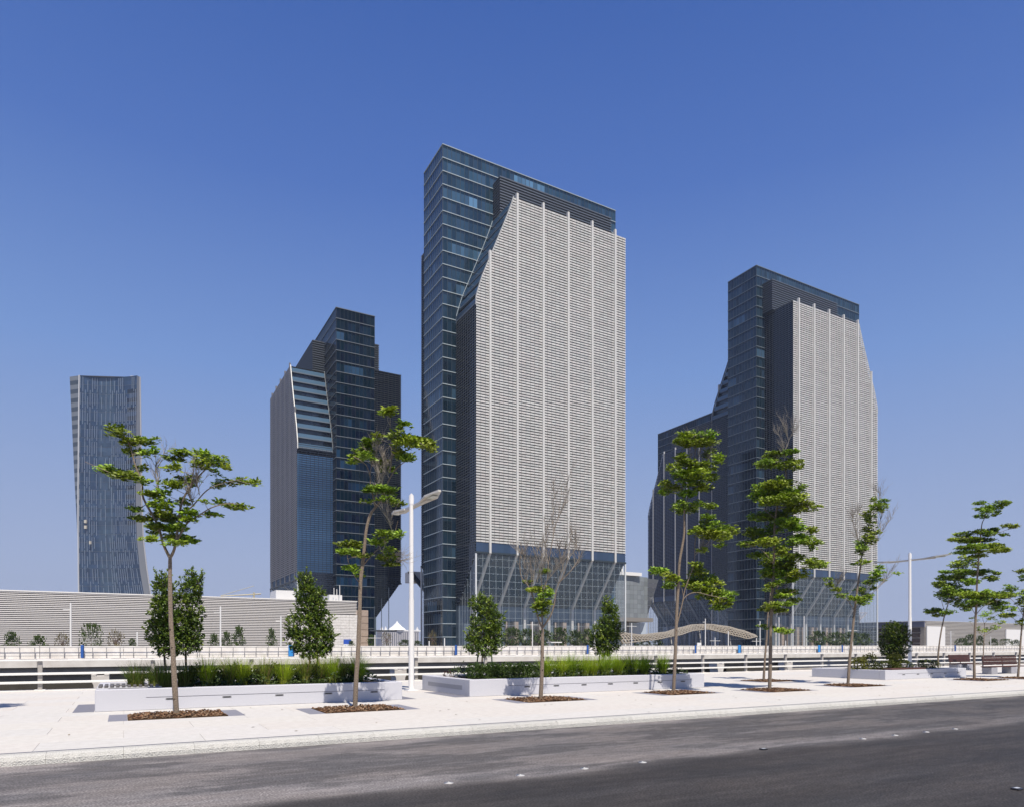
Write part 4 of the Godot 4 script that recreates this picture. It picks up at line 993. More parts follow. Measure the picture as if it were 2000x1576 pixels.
func glass_block() -> void:
	var t := thing("glass_pavilion", "raised grey glass block on a stout column between the middle and right towers", "building", Vector3(169, 0, -215))
	var yb := 12.6
	var yt := 29.0
	for k in 9:
		for c in 9:
			var mb := MB.new()
			var x0 := -3.0 + c * 2.0
			var y0 := yb + k * 1.82
			var bow := func(x: float) -> float: return 0.6 - pow((x - 3.0) / 6.5, 2.0) * 0.35
			mb.quad(Vector3(x0, y0, bow.call(x0)), Vector3(x0 + 1.94, y0, bow.call(x0 + 1.94)), Vector3(x0 + 1.94, y0 + 1.76, bow.call(x0 + 1.94)), Vector3(x0, y0 + 1.76, bow.call(x0)), tint(Color(0.19, 0.21, 0.22), 0.14))
			part(t, "glass_panel", mb, M.facade_glass)
	for k in 9:
		var mb := MB.new()
		var y0 := yb + k * 1.82
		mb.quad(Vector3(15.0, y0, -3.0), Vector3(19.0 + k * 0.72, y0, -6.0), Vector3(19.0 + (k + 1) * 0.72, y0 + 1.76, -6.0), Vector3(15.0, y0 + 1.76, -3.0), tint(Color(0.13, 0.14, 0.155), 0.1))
		part(t, "side_panel", mb, M.facade_glass)
	var core := MB.new()
	core.box(Vector3(-3, yb, -3.2), Vector3(15, yt, -18), Color(0.1, 0.11, 0.12))
	part(t, "inner_wall", core, M.plain)
	var so := MB.new()
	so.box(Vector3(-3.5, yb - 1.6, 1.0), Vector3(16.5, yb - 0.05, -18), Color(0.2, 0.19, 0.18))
	part(t, "soffit", so, M.plain)
	var pr := MB.new()
	pr.box(Vector3(-3.2, yt, 1.8), Vector3(10, yt + 1.3, -10), Color(0.7, 0.7, 0.7))
	part(t, "parapet", pr, M.plain)
	var cb := MB.new()
	cb.box(Vector3(1.5, yt + 1.3, -5), Vector3(6.2, yt + 5.0, -9), Color(0.62, 0.62, 0.6))
	part(t, "rooftop_cabin", cb, M.plain)
	var cl := MB.new()
	cl.box(Vector3(2.5, 0, -2), Vector3(6.6, yb - 1.6, -7), Color(0.22, 0.22, 0.22))
	part(t, "column", cl, M.concrete)
	var pw := thing("glass_wall", "pale frosted glass wall under the raised grey glass block", "glass wall", Vector3(176, 0, -224))
	for k in 4:
		var wm := MB.new()
		wm.box(Vector3(k * 3.6, 0, 0), Vector3(k * 3.6 + 3.5, 11.0, -0.15), Color(0.42, 0.48, 0.56))
		part(pw, "pane", wm, M.facade_glass)

func wave_canopy() -> void:
	var t := thing("wave_canopy", "wavy open lattice canopy of pale timber-coloured ribs in front of the right tower", "canopy", Vector3(0, 0, -165))
	var x0 := 130.0
	var x1 := 187.0
	var fs := [0.0, 0.2, 0.38, 0.5, 0.6, 0.72, 0.82, 0.92, 1.0]
	var rt := [5.8, 4.8, 5.7, 7.3, 8.4, 8.6, 8.0, 6.7, 5.2]
	var et := [2.1, 3.1, 4.6, 6.2, 6.7, 5.7, 4.6, 3.7, 4.4]
	var look := func(tab: Array, f: float) -> float:
		for j in 8:
			if f <= fs[j + 1]:
				var w: float = (f - fs[j]) / (fs[j + 1] - fs[j])
				return lerpf(tab[j], tab[j + 1], w * w * (3.0 - 2.0 * w) * 0.5 + w * 0.5)
		return tab[8]
	var ridge := func(f: float) -> float: return look.call(rt, f)
	var eave := func(f: float) -> float: return look.call(et, f)
	var n := 46
	var c1 := Color(0.34, 0.28, 0.2)
	for k in n + 1:
		var f := k / float(n)
		var x := lerpf(x0, x1, f)
		var depth := 10.0 * (1.0 - 0.55 * clampf((f - 0.7) / 0.3, 0, 1))
		var rm := MB.new()
		var prev := Vector3(x - 1.2, eave.call(f), 3.0)
		for j in 6:
			var g := (j + 1) / 6.0
			var y := lerpf(eave.call(f), ridge.call(f), sin(g * PI * 0.5))
			var q := Vector3(x - 1.2 + g * 3.4, y, 3.0 - depth * g)
			rm.bar(prev, q, Vector3.RIGHT, 0.34, 0.42, tint(c1, 0.12))
			prev = q
		part(t, "rib", rm, M.timber)
	for j in 7:
		var g := j / 6.0
		var lm := MB.new()
		var prev := Vector3.ZERO
		for k in n + 1:
			var f := k / float(n)
			var x := lerpf(x0, x1, f)
			var depth := 10.0 * (1.0 - 0.55 * clampf((f - 0.7) / 0.3, 0, 1))
			var q := Vector3(x - 1.2 + g * 3.4, lerpf(eave.call(f), ridge.call(f), sin(g * PI * 0.5)) + 0.2, 3.0 - depth * g)
			if k > 0:
				lm.bar(prev, q, Vector3.BACK, 0.3, 0.24, Color(0.55, 0.5, 0.42))
			prev = q
		part(t, "purlin", lm, M.timber)
	for q in [0.1, 0.4, 0.62, 0.86]:
		var pm := MB.new()
		var x := lerpf(x0, x1, q)
		pm.tube([Vector3(x, 0, -2), Vector3(x + 0.8, ridge.call(q) - 0.6, -4)], [0.22, 0.18], 8, Color(0.3, 0.3, 0.3))
		part(t, "post", pm, M.metal)

func crown_building() -> void:
	var t := thing("crown_roof_building", "hazy far building with vertical stripes and an ornate white crown roof", "building", Vector3(418, 0, -1142))
	var tr := func(px: float) -> float: return (px - 780.0) * 0.97
	var w := MB.new()
	w.box(Vector3(tr.call(748.0), 0, 0), Vector3(tr.call(817.0), 26, -30), Color(0.42, 0.41, 0.42))
	part(t, "wall", w, M.plain)
	for k in 17:
		var sm := MB.new()
		var x: float = tr.call(750.0 + k * 4.0)
		sm.box(Vector3(x, 0, 0.02), Vector3(x + 1.6, 24, 0.4), Color(0.12, 0.12, 0.14))
		part(t, "window_strip", sm, M.facade_glass)
	var rf := MB.new()
	rf.box(Vector3(tr.call(744.0), 26, 1), Vector3(tr.call(820.0), 28.5, -31), Color(0.72, 0.72, 0.72))
	part(t, "cornice", rf, M.plain)
	var dm := MB.new()
	var pr := [[0.0, 17.0], [3.0, 14.0], [6.0, 9.0], [9.0, 6.0], [12.0, 2.5], [16.0, 0.3]]
	for j in 5:
		for s in 8:
			var f0 := TAU * s / 8.0
			var f1 := TAU * (s + 1) / 8.0
			dm.quad(Vector3(cos(f1) * pr[j][1], 28.5 + pr[j][0], sin(f1) * pr[j][1] - 12), Vector3(cos(f0) * pr[j][1], 28.5 + pr[j][0], sin(f0) * pr[j][1] - 12), Vector3(cos(f0) * pr[j + 1][1], 28.5 + pr[j + 1][0], sin(f0) * pr[j + 1][1] - 12), Vector3(cos(f1) * pr[j + 1][1], 28.5 + pr[j + 1][0], sin(f1) * pr[j + 1][1] - 12), Color(0.75, 0.75, 0.74))
	part(t, "crown", dm, M.plain)
	for x in [-31.0, -24.0, 24.0, 34.0]:
		var pm := MB.new()
		pm.tube([Vector3(x, 28.5, -3), Vector3(x, 31, -3), Vector3(x, 34.5, -3)], [2.6, 2.4, 0.2], 6, Color(0.75, 0.75, 0.74))
		part(t, "pinnacle", pm, M.plain)

# ---------------------------------------------------------------- bridge, barrier, railing
func bridge_and_void() -> void:
	var lo := MB.new()
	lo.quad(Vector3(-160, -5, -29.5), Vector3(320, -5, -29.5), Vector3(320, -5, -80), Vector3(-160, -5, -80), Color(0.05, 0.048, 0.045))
	structure("lower_road", lo, M.sand)
	var rw := MB.new()
	rw.box(Vector3(-160, -5, -29.9), Vector3(320, -0.12, -29.62), Color(0.35, 0.33, 0.3))
	tag(part(self, "retaining_wall", rw, M.concrete), "concrete retaining wall below the back edge of the pavement", "wall")
	var t := thing("road_bridge", "long pale concrete road bridge with a panelled parapet, behind the white railing", "bridge", Vector3(0, 0, -57))
	var dk := MB.new()
	dk.box(Vector3(-160, 0.1, 12.2), Vector3(320, 0.7, -16), Color(0.58, 0.55, 0.52))
	part(t, "deck", dk, M.concrete)
	for k in 40:
		var fm := MB.new()
		fm.box(Vector3(-160 + k * 12.0 + 0.01, 0.42, 12.21), Vector3(-148 + k * 12.0 - 0.01, 0.8, 12.7), tint(Color(0.72, 0.69, 0.64), 0.03))
		part(t, "edge_beam", fm, M.concrete)
	var gd := MB.new()
	gd.box(Vector3(-160, -0.5, 11.2), Vector3(320, 0.09, -15), Color(0.44, 0.41, 0.37))
	part(t, "girder", gd, M.concrete)
	for k in 120:
		var sl := MB.new()
		sl.box(Vector3(-30 + k * 1.4, 0.8, 12.3), Vector3(-30 + k * 1.4 + 0.75, 0.86, 12.55), Color(0.28, 0.27, 0.26))
		part(t, "drain_slot", sl, M.plain)
	for k in 60:
		var pm := MB.new()
		pm.box(Vector3(-60 + k * 5.0 + 0.015, 0.7, 0), Vector3(-55 + k * 5.0 - 0.015, 1.55, -0.3), tint(Color(0.78, 0.765, 0.735), 0.025))
		part(t, "parapet_panel", pm, M.concrete)
	for y in [0.86, 1.43]:
		var rl := MB.new()
		rl.box(Vector3(-60, y, 0.2), Vector3(240, y + 0.035, 0.23), Color(0.2, 0.2, 0.21))
		part(t, "frame_rail", rl, M.metal)
	var up := MB.new()
	for k in 250:
		var x := -12.0 + k * 0.84
		up.box(Vector3(x, 0.7, 0.2), Vector3(x + 0.045, 1.45, 0.23), Color(0.2, 0.2, 0.21))
		up.box(Vector3(x, 1.0, 0.0), Vector3(x + 0.02, 1.02, 0.2), Color(0.25, 0.25, 0.26))
	part(t, "frame_upright", up, M.metal, true)
	# abutment walls under the bridge
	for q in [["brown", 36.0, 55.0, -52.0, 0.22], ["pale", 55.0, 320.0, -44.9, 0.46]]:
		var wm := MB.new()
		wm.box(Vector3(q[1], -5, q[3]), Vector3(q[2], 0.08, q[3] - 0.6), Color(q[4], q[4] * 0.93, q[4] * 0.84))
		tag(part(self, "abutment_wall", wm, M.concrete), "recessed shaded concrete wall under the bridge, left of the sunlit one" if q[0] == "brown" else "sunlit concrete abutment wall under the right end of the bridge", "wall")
	var bk := MB.new()
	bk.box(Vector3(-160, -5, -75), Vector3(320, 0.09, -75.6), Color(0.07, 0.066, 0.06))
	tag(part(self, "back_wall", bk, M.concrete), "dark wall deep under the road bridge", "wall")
	# notched pier heads standing in the gap
	var first: Node3D
	var pl := ["left end of the left planter", "left side of the lamp post", "two leaning trunks", "right of the two leaning trunks"]
	var px := [[-0.9, -36.0], [13.1, -36.0], [37.1, -36.0], [44.4, -36.0]]
	for k in 4:
		var lab: String = "pale notched concrete pier head behind the railing, near the " + pl[k]
		if k == 0:
			first = thing("pier_head", lab, "pier", Vector3(px[k][0], -5, px[k][1]), "pier heads behind the railing")
			var mb := MB.new()
			var prof := [[0.22, 0.0], [0.22, 4.3], [0.26, 4.85], [0.34, 5.0], [0.34, 5.24]]
			for j in 4:
				for s in 4:
					var d0 := [Vector2(-1, 1), Vector2(1, 1), Vector2(1, -1), Vector2(-1, -1)][s] as Vector2
					var d1 := [Vector2(1, 1), Vector2(1, -1), Vector2(-1, -1), Vector2(-1, 1)][s] as Vector2
					var r0: float = prof[j][0]
					var r1: float = prof[j + 1][0]
					mb.quad(Vector3(d0.x * r0, prof[j][1], d0.y * 0.4), Vector3(d1.x * r0, prof[j][1], d1.y * 0.4), Vector3(d1.x * r1, prof[j + 1][1], d1.y * 0.4), Vector3(d0.x * r1, prof[j + 1][1], d0.y * 0.4), Color(0.7, 0.67, 0.62))
			mb.quad(Vector3(-0.34, 5.24, 0.4), Vector3(0.34, 5.24, 0.4), Vector3(0.34, 5.24, -0.4), Vector3(-0.34, 5.24, -0.4), Color(0.7, 0.67, 0.62))
			part(first, "shaft", mb, M.concrete)
			for s in [-0.25, 0.25]:
				var ear := MB.new()
				ear.cbox(Vector3(s - 0.1, 5.241, -0.4), Vector3(s + 0.1, 5.34, 0.4), 0.02, Color(0.7, 0.67, 0.62))
				part(first, "upstand", ear, M.concrete)
		else:
			copy_of(first, lab, Vector3(px[k][0], -5, px[k][1]))
	# blue signs on the parapet
	var bx := [-2.49, 11.7, 26.1, 40.6, 55.2, 62.1, 76.2, 80.7, 106.8]
	var bl := ["left of the two bushy trees", "beside the widest bushy tree", "left of the bushy tree on green stakes", "left of the narrow bushy tree", "beside the wave canopy", "under the tip of the wave canopy", "right of the tree with two leaning trunks", "left of the sparse leaning tree", "far right, beyond the round bush"]
	for k in 9:
		var wide := 0.26 if k in [1, 5, 6] else 0.12
		var b := thing("blue_marker", "upright blue marker fixed on the bridge parapet, " + bl[k], "marker", Vector3(bx[k], 0.7, -56.7), "blue markers on the bridge parapet")
		var m1 := MB.new()
		m1.box(Vector3(-wide, 0.03, 0), Vector3(wide * 0.3, 0.93, 0.09), Color(0.03, 0.22, 0.55) if wide > 0.2 else Color(0.02, 0.09, 0.32))
		part(b, "face_panel", m1, M.gloss)
		var m2 := MB.new()
		m2.box(Vector3(wide * 0.31, 0.03, -0.05), Vector3(wide * 0.75, 0.93, 0.1), Color(0.015, 0.04, 0.13))
		part(b, "edge_panel", m2, M.gloss)

func railing() -> void:
	var t := thing("railing", "white three-rail metal railing along the back edge of the pavement", "railing", Vector3(0, 0, -29.3))
	var col := Color(0.72, 0.71, 0.68)
	for q in [[1.07, 0.028], [0.60, 0.042], [0.30, 0.042]]:
		var mb := MB.new()
		mb.cbox(Vector3(-30, q[0] - q[1], 0.05), Vector3(150, q[0] + q[1], 0.13), 0.01, col)
		part(t, "rail", mb, M.gloss)
	var pm := MB.new()
	pm.cbox(Vector3(-0.07, 0.05, -0.09), Vector3(0.07, 1.04, 0.045), 0.012, Color(0.33, 0.31, 0.29))
	var bm := MB.new()
	bm.cbox(Vector3(-0.17, 0.0, -0.16), Vector3(0.17, 0.05, 0.12), 0.012, Color(0.6, 0.58, 0.55))
	var pmesh := pm.mesh(M.gloss)
	var bmesh := bm.mesh(M.gloss)
	for k in 40:
		var o := put(t, "post", pmesh)
		o.position.x = -9.6 + k * 3.52
		put(o, "base_plate", bmesh)
	var cb := MB.new()
	cb.cbox(Vector3(-160, -0.119, -29.6), Vector3(320, 0.03, -28.98), 0.02, Color(0.68, 0.66, 0.62))
	tag(part(self, "edge_kerb", cb, M.concrete), "low pale kerb under the white railing", "kerb")

# ---------------------------------------------------------------- road and pavement
func asphalt_image() -> ImageTexture:
	# x -22..62 m, z -12.3..-1.5 m: dusty outer lane, darker clean lane, long streaks along the road
	var W := 1400
	var Hh := 540
	var f := FastNoiseLite.new()
	f.seed = 21
	f.frequency = 1.0
	f.fractal_octaves = 4
	var g := FastNoiseLite.new()
	g.seed = 22
	g.frequency = 1.0
	g.fractal_octaves = 3
	var im := Image.create(W, Hh, false, Image.FORMAT_RGB8)
	for y in Hh:
		var z := -12.3 + (y + 0.5) / Hh * 10.8
		for x in W:
			var wx := -22.0 + (x + 0.5) / W * 84.0
			var streak := f.get_noise_2d(wx * 0.12, z * 1.1)
			var patch := f.get_noise_2d(wx * 0.3 + 90.0, z * 0.75)
			var fine := g.get_noise_2d(wx * 3.0, z * 6.0)
			var edge := z + 0.25 * g.get_noise_2d(wx * 0.3, 7.0)
			var a := 0.062
			var cover := smoothstep(-0.2, 0.2, streak * 0.8 + patch * 0.9 + 0.12 * fine)
			var scuff := smoothstep(0.05, 0.35, g.get_noise_2d(wx * 0.5 + 40.0, z * 4.0))
			var lane := 1.0 - smoothstep(-8.15, -7.65, edge + 0.1 * fine)
			if lane > 0.0:
				a += lane * (0.125 + 0.105 * cover + 0.05 * scuff) * clampf(1.2 - (wx + 3.0) * 0.034, 0.3, 1.3)
				var strip := clampf(1.0 - absf(edge + 8.35) / 0.5, 0.0, 1.0)
				a += 0.08 * strip * clampf(0.6 + 1.6 * streak, 0.0, 1.0)
			if lane < 1.0:
				a += (1.0 - lane) * 0.014 + 0.03 * clampf(streak + 0.5 * patch, -0.4, 1.0) + 0.012 * scuff
			var gutter := clampf(1.0 - (edge + 12.15) / 0.6, 0.0, 1.0)
			a += 0.15 * gutter * clampf(0.6 + 1.5 * patch, 0.0, 1.0)
			a *= 1.0 + 0.22 * fine
			var warm := 0.03 * clampf(patch * 2.0, -1.0, 1.0)
			im.set_pixel(x, y, Color(a * (1.05 + warm), a * 0.975, a * (0.955 - warm)).linear_to_srgb())
	return ImageTexture.create_from_image(im)

func road_and_pavement() -> void:
	var gd := MB.new()
	gd.quad(Vector3(-2500, -0.2, -75.7), Vector3(3500, -0.2, -75.7), Vector3(3500, -0.2, -3500), Vector3(-2500, -0.2, -3500), Color(0.33, 0.30, 0.25))
	structure("ground", gd, M.sand)
	var am := mat("asphalt", Color.WHITE, 0.75, 0.0, 0.35)
	am.albedo_texture = asphalt_image()
	am.uv1_scale = Vector3(1.0 / 84.0, 1.0 / 10.8, 1)
	am.uv1_offset = Vector3(22.0 / 84.0, 12.3 / 10.8, 0)
	am.texture_repeat = true
	am.vertex_color_use_as_albedo = false
	am.detail_enabled = true
	am.detail_blend_mode = BaseMaterial3D.BLEND_MODE_MUL
	am.detail_uv_layer = BaseMaterial3D.DETAIL_UV_2
	am.uv2_scale = Vector3(0.13, 0.13, 0.13)
	am.uv2_triplanar = true
	am.uv2_world_triplanar = true
	am.detail_albedo = noise_tex(0.22, 3, Color(0.45, 0.45, 0.45), Color.WHITE, 1024, 31)
	am.heightmap_enabled = false
	var rd := MB.new()
	rd.quad(Vector3(-22, -0.15, -1.5), Vector3(62, -0.15, -1.5), Vector3(62, -0.15, -12.3), Vector3(-22, -0.15, -12.3))
	structure("road", rd, am)
	var r2 := MB.new()
	for q in [[-400.0, -1.5, -22.0, -12.3], [62.0, -1.5, 500.0, -12.3], [-400.0, 14.0, 500.0, -1.5]]:
		r2.quad(Vector3(q[0], -0.15, q[1]), Vector3(q[2], -0.15, q[1]), Vector3(q[2], -0.15, q[3]), Vector3(q[0], -0.15, q[3]), Color(0.07, 0.068, 0.069))
	structure("road_beyond", r2, M.sand)
	var nb := MB.new()
	nb.quad(Vector3(-400, 0, 80), Vector3(500, 0, 80), Vector3(500, 0, 14), Vector3(-400, 0, 14), Color(0.5, 0.47, 0.43))
	structure("pavement_behind", nb, M.sand)
	# pavement: a bed, then slabs with fine joints
	var bed := MB.new()
	bed.box(Vector3(-160, -0.4, -12.5), Vector3(320, -0.008, -29.6), Color(0.5, 0.48, 0.45))
	bed.quad(Vector3(43.2, -0.004, -12.5), Vector3(320, -0.004, -12.5), Vector3(320, -0.004, -29), Vector3(43.2, -0.004, -29), Color(0.635, 0.61, 0.578))
	bed.quad(Vector3(-160, -0.004, -12.5), Vector3(-6.0, -0.004, -12.5), Vector3(-6.0, -0.004, -29), Vector3(-160, -0.004, -29), Color(0.635, 0.61, 0.578))
	var pv := structure("pavement", bed, M.paving)
	var meshes := []
	for k in 6:
		var mb := MB.new()
		var warm := rnd(-0.012, 0.016)
		mb.cbox(Vector3(0.003, -0.06, -0.003), Vector3(2.398, 0.0, -1.1735), 0.003, tint(Color(0.635 + warm, 0.61, 0.578 - warm), 0.02))
		meshes.append(mb.mesh(M.paving))
	for r in 14:
		for c in 21:
			var o := put(pv, "paving_slab", meshes[rng.randi() % 6])
			o.position = Vector3(-6.0 + c * 2.4 - (1.2 if r % 2 else 0.0), 0, -12.53 - r * 1.176)
	# kerb
	var kb := thing("kerb", "rough pale granite kerb along the edge of the road", "kerb", Vector3(0, -0.15, -12.3))
	var kms := []
	for k in 6:
		var mb := MB.new()
		var nseg := 10
		var l := 0.996
		var g := Color(0.74, 0.73, 0.70) * rnd(0.94, 1.04)
		for j in nseg:
			var xa := j * l / nseg
			var xb := (j + 1) * l / nseg
			var key := k * 40
			var rz := func(q: int, s: int) -> float: return 0.005 * sin((key + q * 7 + s * 13) * 12.9898)
			var prof0 := [Vector3(xa, -0.05, 0.07 + rz.call(j, 1)), Vector3(xa, 0.07, 0.06 + rz.call(j, 2)), Vector3(xa, 0.125 + rz.call(j, 3) * 0.6, 0.03 + rz.call(j, 4)), Vector3(xa, 0.152, -0.03 + rz.call(j, 5)), Vector3(xa, 0.153, -0.19)]
			var j2 := j + 1
			var prof1 := [Vector3(xb, -0.05, 0.07 + rz.call(j2, 1)), Vector3(xb, 0.07, 0.06 + rz.call(j2, 2)), Vector3(xb, 0.125 + rz.call(j2, 3) * 0.6, 0.03 + rz.call(j2, 4)), Vector3(xb, 0.152, -0.03 + rz.call(j2, 5)), Vector3(xb, 0.153, -0.19)]
			for s in 4:
				mb.quad(prof0[s], prof1[s], prof1[s + 1], prof0[s + 1], tint(g, 0.025))
		kms.append(mb.mesh(M.kerb_granite))
	for k in 90:
		var o := put(kb, "kerb_stone", kms[rng.randi() % 6])
		o.position.x = -16.0 + k
	var ks := MB.new()
	ks.box(Vector3(-160, 0.02, -0.2), Vector3(-16, 0.153, 0.06), Color(0.55, 0.54, 0.52))
	ks.box(Vector3(74, 0.02, -0.2), Vector3(320, 0.153, 0.06), Color(0.55, 0.54, 0.52))
	part(kb, "kerb_run", ks, M.kerb_granite)
	var gs := MB.new()
	gs.box(Vector3(-160, 0.1, -0.191), Vector3(320, 0.156, -0.26), Color(0.2, 0.2, 0.23))
	part(kb, "granite_strip", gs, M.granite)
	# studs
	var sx := [3.6, 4.65, 5.7, 6.76, 12.05, 13.05, 14.1, 15.14]
	var sl := ["nearest, at the left end of the row", "second from the left", "third from the left", "last before the black road marker", "first beyond the black road marker", "second beyond the black road marker", "third beyond the black road marker", "farthest, at the right end of the row"]
	var stud: Node3D
	for k in 8:
		var lab: String = "white ceramic road stud, " + sl[k]
		if k == 0:
			stud = thing("road_stud", lab, "road stud", Vector3(sx[k], -0.149, -8.04), "white studs along the lane line")
			var mb := MB.new()
			mb.tube([Vector3.ZERO, Vector3(0, 0.005, 0), Vector3(0, 0.011, 0), Vector3(0, 0.013, 0)], [0.062, 0.06, 0.042, 0.012], 18, Color(0.78, 0.77, 0.75))
			part(stud, "dome", mb, M.gloss)
		else:
			copy_of(stud, lab, Vector3(sx[k], -0.149, -8.04))
	for q in [[9.36, -8.03, "black reflective road marker on the line of white studs"], [9.45, -4.3, "black reflective road marker alone near the right foreground"]]:
		var b := thing("road_marker", q[2], "road marker", Vector3(q[0], -0.149, q[1]))
		var mb := MB.new()
		mb.cbox(Vector3(-0.06, 0, -0.05), Vector3(0.06, 0.02, 0.05), 0.008, Color(0.03, 0.03, 0.035))
		part(b, "body", mb, M.gloss)
		var rf := MB.new()
		rf.box(Vector3(-0.04, 0.0205, -0.02), Vector3(0.04, 0.023, 0.02), Color(0.5, 0.52, 0.56))
		part(b, "reflector", rf, M.gloss)

# ---------------------------------------------------------------- planters, pits, furniture
func planter(label: String, x0: float, x1: float, h: float, bench: int) -> Node3D:
	var z0 := -19.3
	var z1 := -23.2
	var t := thing("planter", label, "planter", Vector3(x0, 0, z0))
	var w := x1 - x0
	var dz := z1 - z0
	var g := Color(0.70, 0.705, 0.74)
	var fr := MB.new()
	fr.cbox(Vector3(0, 0.0, -0.28), Vector3(w, h, 0), 0.012, g)
	part(t, "front_wall", fr, M.granite)
	var bk := MB.new()
	bk.cbox(Vector3(0, 0, dz), Vector3(w, h, dz + 0.28), 0.012, g)
	part(t, "back_wall", bk, M.granite)
	for s in 2:
		var sd := MB.new()
		var xx := 0.0 if s == 0 else w - 0.28
		sd.cbox(Vector3(xx + (0.001 if s == 0 else 0.0), 0, dz + 0.281), Vector3(xx + 0.28 - (0.001 if s == 1 else 0.0), h - 0.001, -0.281), 0.012, g)
		part(t, "end_wall", sd, M.granite)
	if bench != 2:
		var rec := MB.new()
		rec.box(Vector3(0.003 - 0.004, h * 0.36, dz * 0.86), Vector3(0.05, h * 0.62, dz * 0.14), Color(0.42, 0.43, 0.46))
		part(t, "end_panel", rec, M.granite)
	var gr := MB.new()
	gr.box(Vector3(w * 0.14, h * 0.58, -0.05), Vector3(w * 0.93, h * 0.58 + 0.012, 0.003), Color(0.10, 0.10, 0.12))
	part(t, "groove", gr, M.plain)
	var n := int(round(w / 1.45))
	for k in n:
		var lx := w * 0.21 + k * (w * 0.68 / (n - 1))
		var a := MB.new()
		a.cbox(Vector3(lx - 0.11, h * 0.44, -0.05), Vector3(lx + 0.11, h * 0.54, 0.006), 0.004, Color(0.22, 0.22, 0.23))
		var lamp := part(t, "recessed_light", a, M.metal)
		var b := MB.new()
		b.box(Vector3(lx - 0.085, h * 0.465, 0), Vector3(lx + 0.085, h * 0.515, 0.009), Color(0.045, 0.045, 0.05))
		part(lamp, "grille", b, M.gloss)
	var so := MB.new()
	so.box(Vector3(0.27, 0.1, -0.27), Vector3(w - 0.27, h - 0.07, dz + 0.27), Color(0.05, 0.038, 0.028))
	part(t, "soil", so, M.mulch)
	# dark granite strips laid beside the ends
	for s in [0, 1]:
		if bench == 2 and s == 0:
			continue
		var st := MB.new()
		var xa := -0.46 if s == 0 else w + 0.02
		st.box(Vector3(xa, -0.02, -2.6), Vector3(xa + 0.44, 0.004, -0.05), Color(0.25, 0.25, 0.29))
		part(t, "granite_strip", st, M.granite)
	if bench == 1:
		var bs := MB.new()
		bs.cbox(Vector3(0.02, h + 0.001, -1.4), Vector3(1.45, h + 0.02, -0.4), 0.004, Color(0.5, 0.5, 0.52))
		part(t, "seat_bed", bs, M.metal)
		for k in 11:
			var sm := MB.new()
			sm.cbox(Vector3(0.06 + k * 0.125, h + 0.021, -1.4), Vector3(0.06 + k * 0.125 + 0.075, h + 0.075, -0.42), 0.006, Color(0.16, 0.15, 0.15))
			part(t, "seat_slat", sm, M.timber)
	if bench == 2:
		for k in 3:
			var sm := MB.new()
			sm.cbox(Vector3(0.5, h + 0.001, -0.45 + k * 0.15), Vector3(3.3, h + 0.07, -0.45 + k * 0.15 + 0.135), 0.008, tint(Color(0.11, 0.04, 0.025), 0.15))
			part(t, "seat_board", sm, M.timber)
	return t

func fallen_leaves() -> void:
	var mb := MB.new()
	for k in 90:
		var p := Vector3(rnd(-6, 40), 0.006, rnd(-18.9, -12.8))
		var f := rnd(0, TAU)
		mb.leaf(p, Vector3(cos(f), 0.12, sin(f)).normalized(), UP, rnd(0.05, 0.1), rnd(0.03, 0.05), tint(Color(0.16, 0.11, 0.05), 0.5))
	var o := part(self, "fallen_leaves", mb, M.leaf, true)
	tag(o, "small dry leaves scattered over the pale pavement", "leaves")

func small_distant_things() -> void:
	var c := thing("crane", "thin yellowish crane arm peeping over the slatted building", "crane", Vector3(51.5, 0, -330.0))
	var m := MB.new()
	m.tube([Vector3(0, 0, 0), Vector3(0, 25.5, 0)], [0.45, 0.4], 5, Color(0.5, 0.45, 0.3))
	part(c, "mast", m, M.metal)
	var j := MB.new()
	j.tube([Vector3(3.0, 25.0, 0), Vector3(-14, 23.4, 0)], [0.3, 0.2], 5, Color(0.5, 0.45, 0.3))
	j.tube([Vector3(0, 28.5, 0), Vector3(-14, 23.6, 0)], [0.12, 0.12], 4, Color(0.45, 0.42, 0.32))
	part(c, "jib", j, M.metal)
	var w := thing("cantilever_roof", "white-topped dark wedge jutting out left of the middle tower, behind the lamp post", "roof", Vector3(92.0, 0, -235.0))
	var wa := MB.new()
	wa.box(Vector3(-1.6, 24.5, 0), Vector3(5.0, 28.3, -6), Color(0.55, 0.55, 0.56))
	part(w, "upper_block", wa, M.plain)
	var wb := MB.new()
	wb.bar(Vector3(-2.4, 28.3, 0.4), Vector3(5.0, 20.2, 0.4), Vector3.BACK, 1.0, 1.4, Color(0.03, 0.035, 0.045))
	part(w, "strut", wb, M.metal)
	var s := thing("signboard", "small white board beyond the bridge, under the wave canopy's crest", "sign", Vector3(86.5, 0, -88.0))
	var sa := MB.new()
	sa.box(Vector3(-0.45, 1.2, 0), Vector3(0.45, 2.05, 0.08), Color(0.75, 0.75, 0.75))
	part(s, "board", sa, M.plain)
	var sb := MB.new()
	sb.box(Vector3(-0.05, 0, -0.06), Vector3(0.05, 1.25, 0), Color(0.5, 0.5, 0.5))
	part(s, "post", sb, M.metal)
	var sc := MB.new()
	sc.box(Vector3(0.1, 1.3, 0.081), Vector3(0.34, 1.6, 0.09), Color(0.1, 0.1, 0.1))
	part(s, "marking", sc, M.plain)
	var h := thing("small_shelter", "small flat-roofed white shelter before the middle tower's lobby", "shelter", Vector3(76.2, 0, -118.0))
	var ha := MB.new()
	ha.box(Vector3(-1.3, 2.1, 0.9), Vector3(1.3, 2.3, -0.9), Color(0.7, 0.7, 0.7))
	part(h, "roof", ha, M.plain)
	for x in [-1.1, 1.1]:
		var hb := MB.new()
		hb.box(Vector3(x - 0.07, 0, -0.07), Vector3(x + 0.07, 2.1, 0.07), Color(0.5, 0.5, 0.5))
		part(h, "post", hb, M.metal)

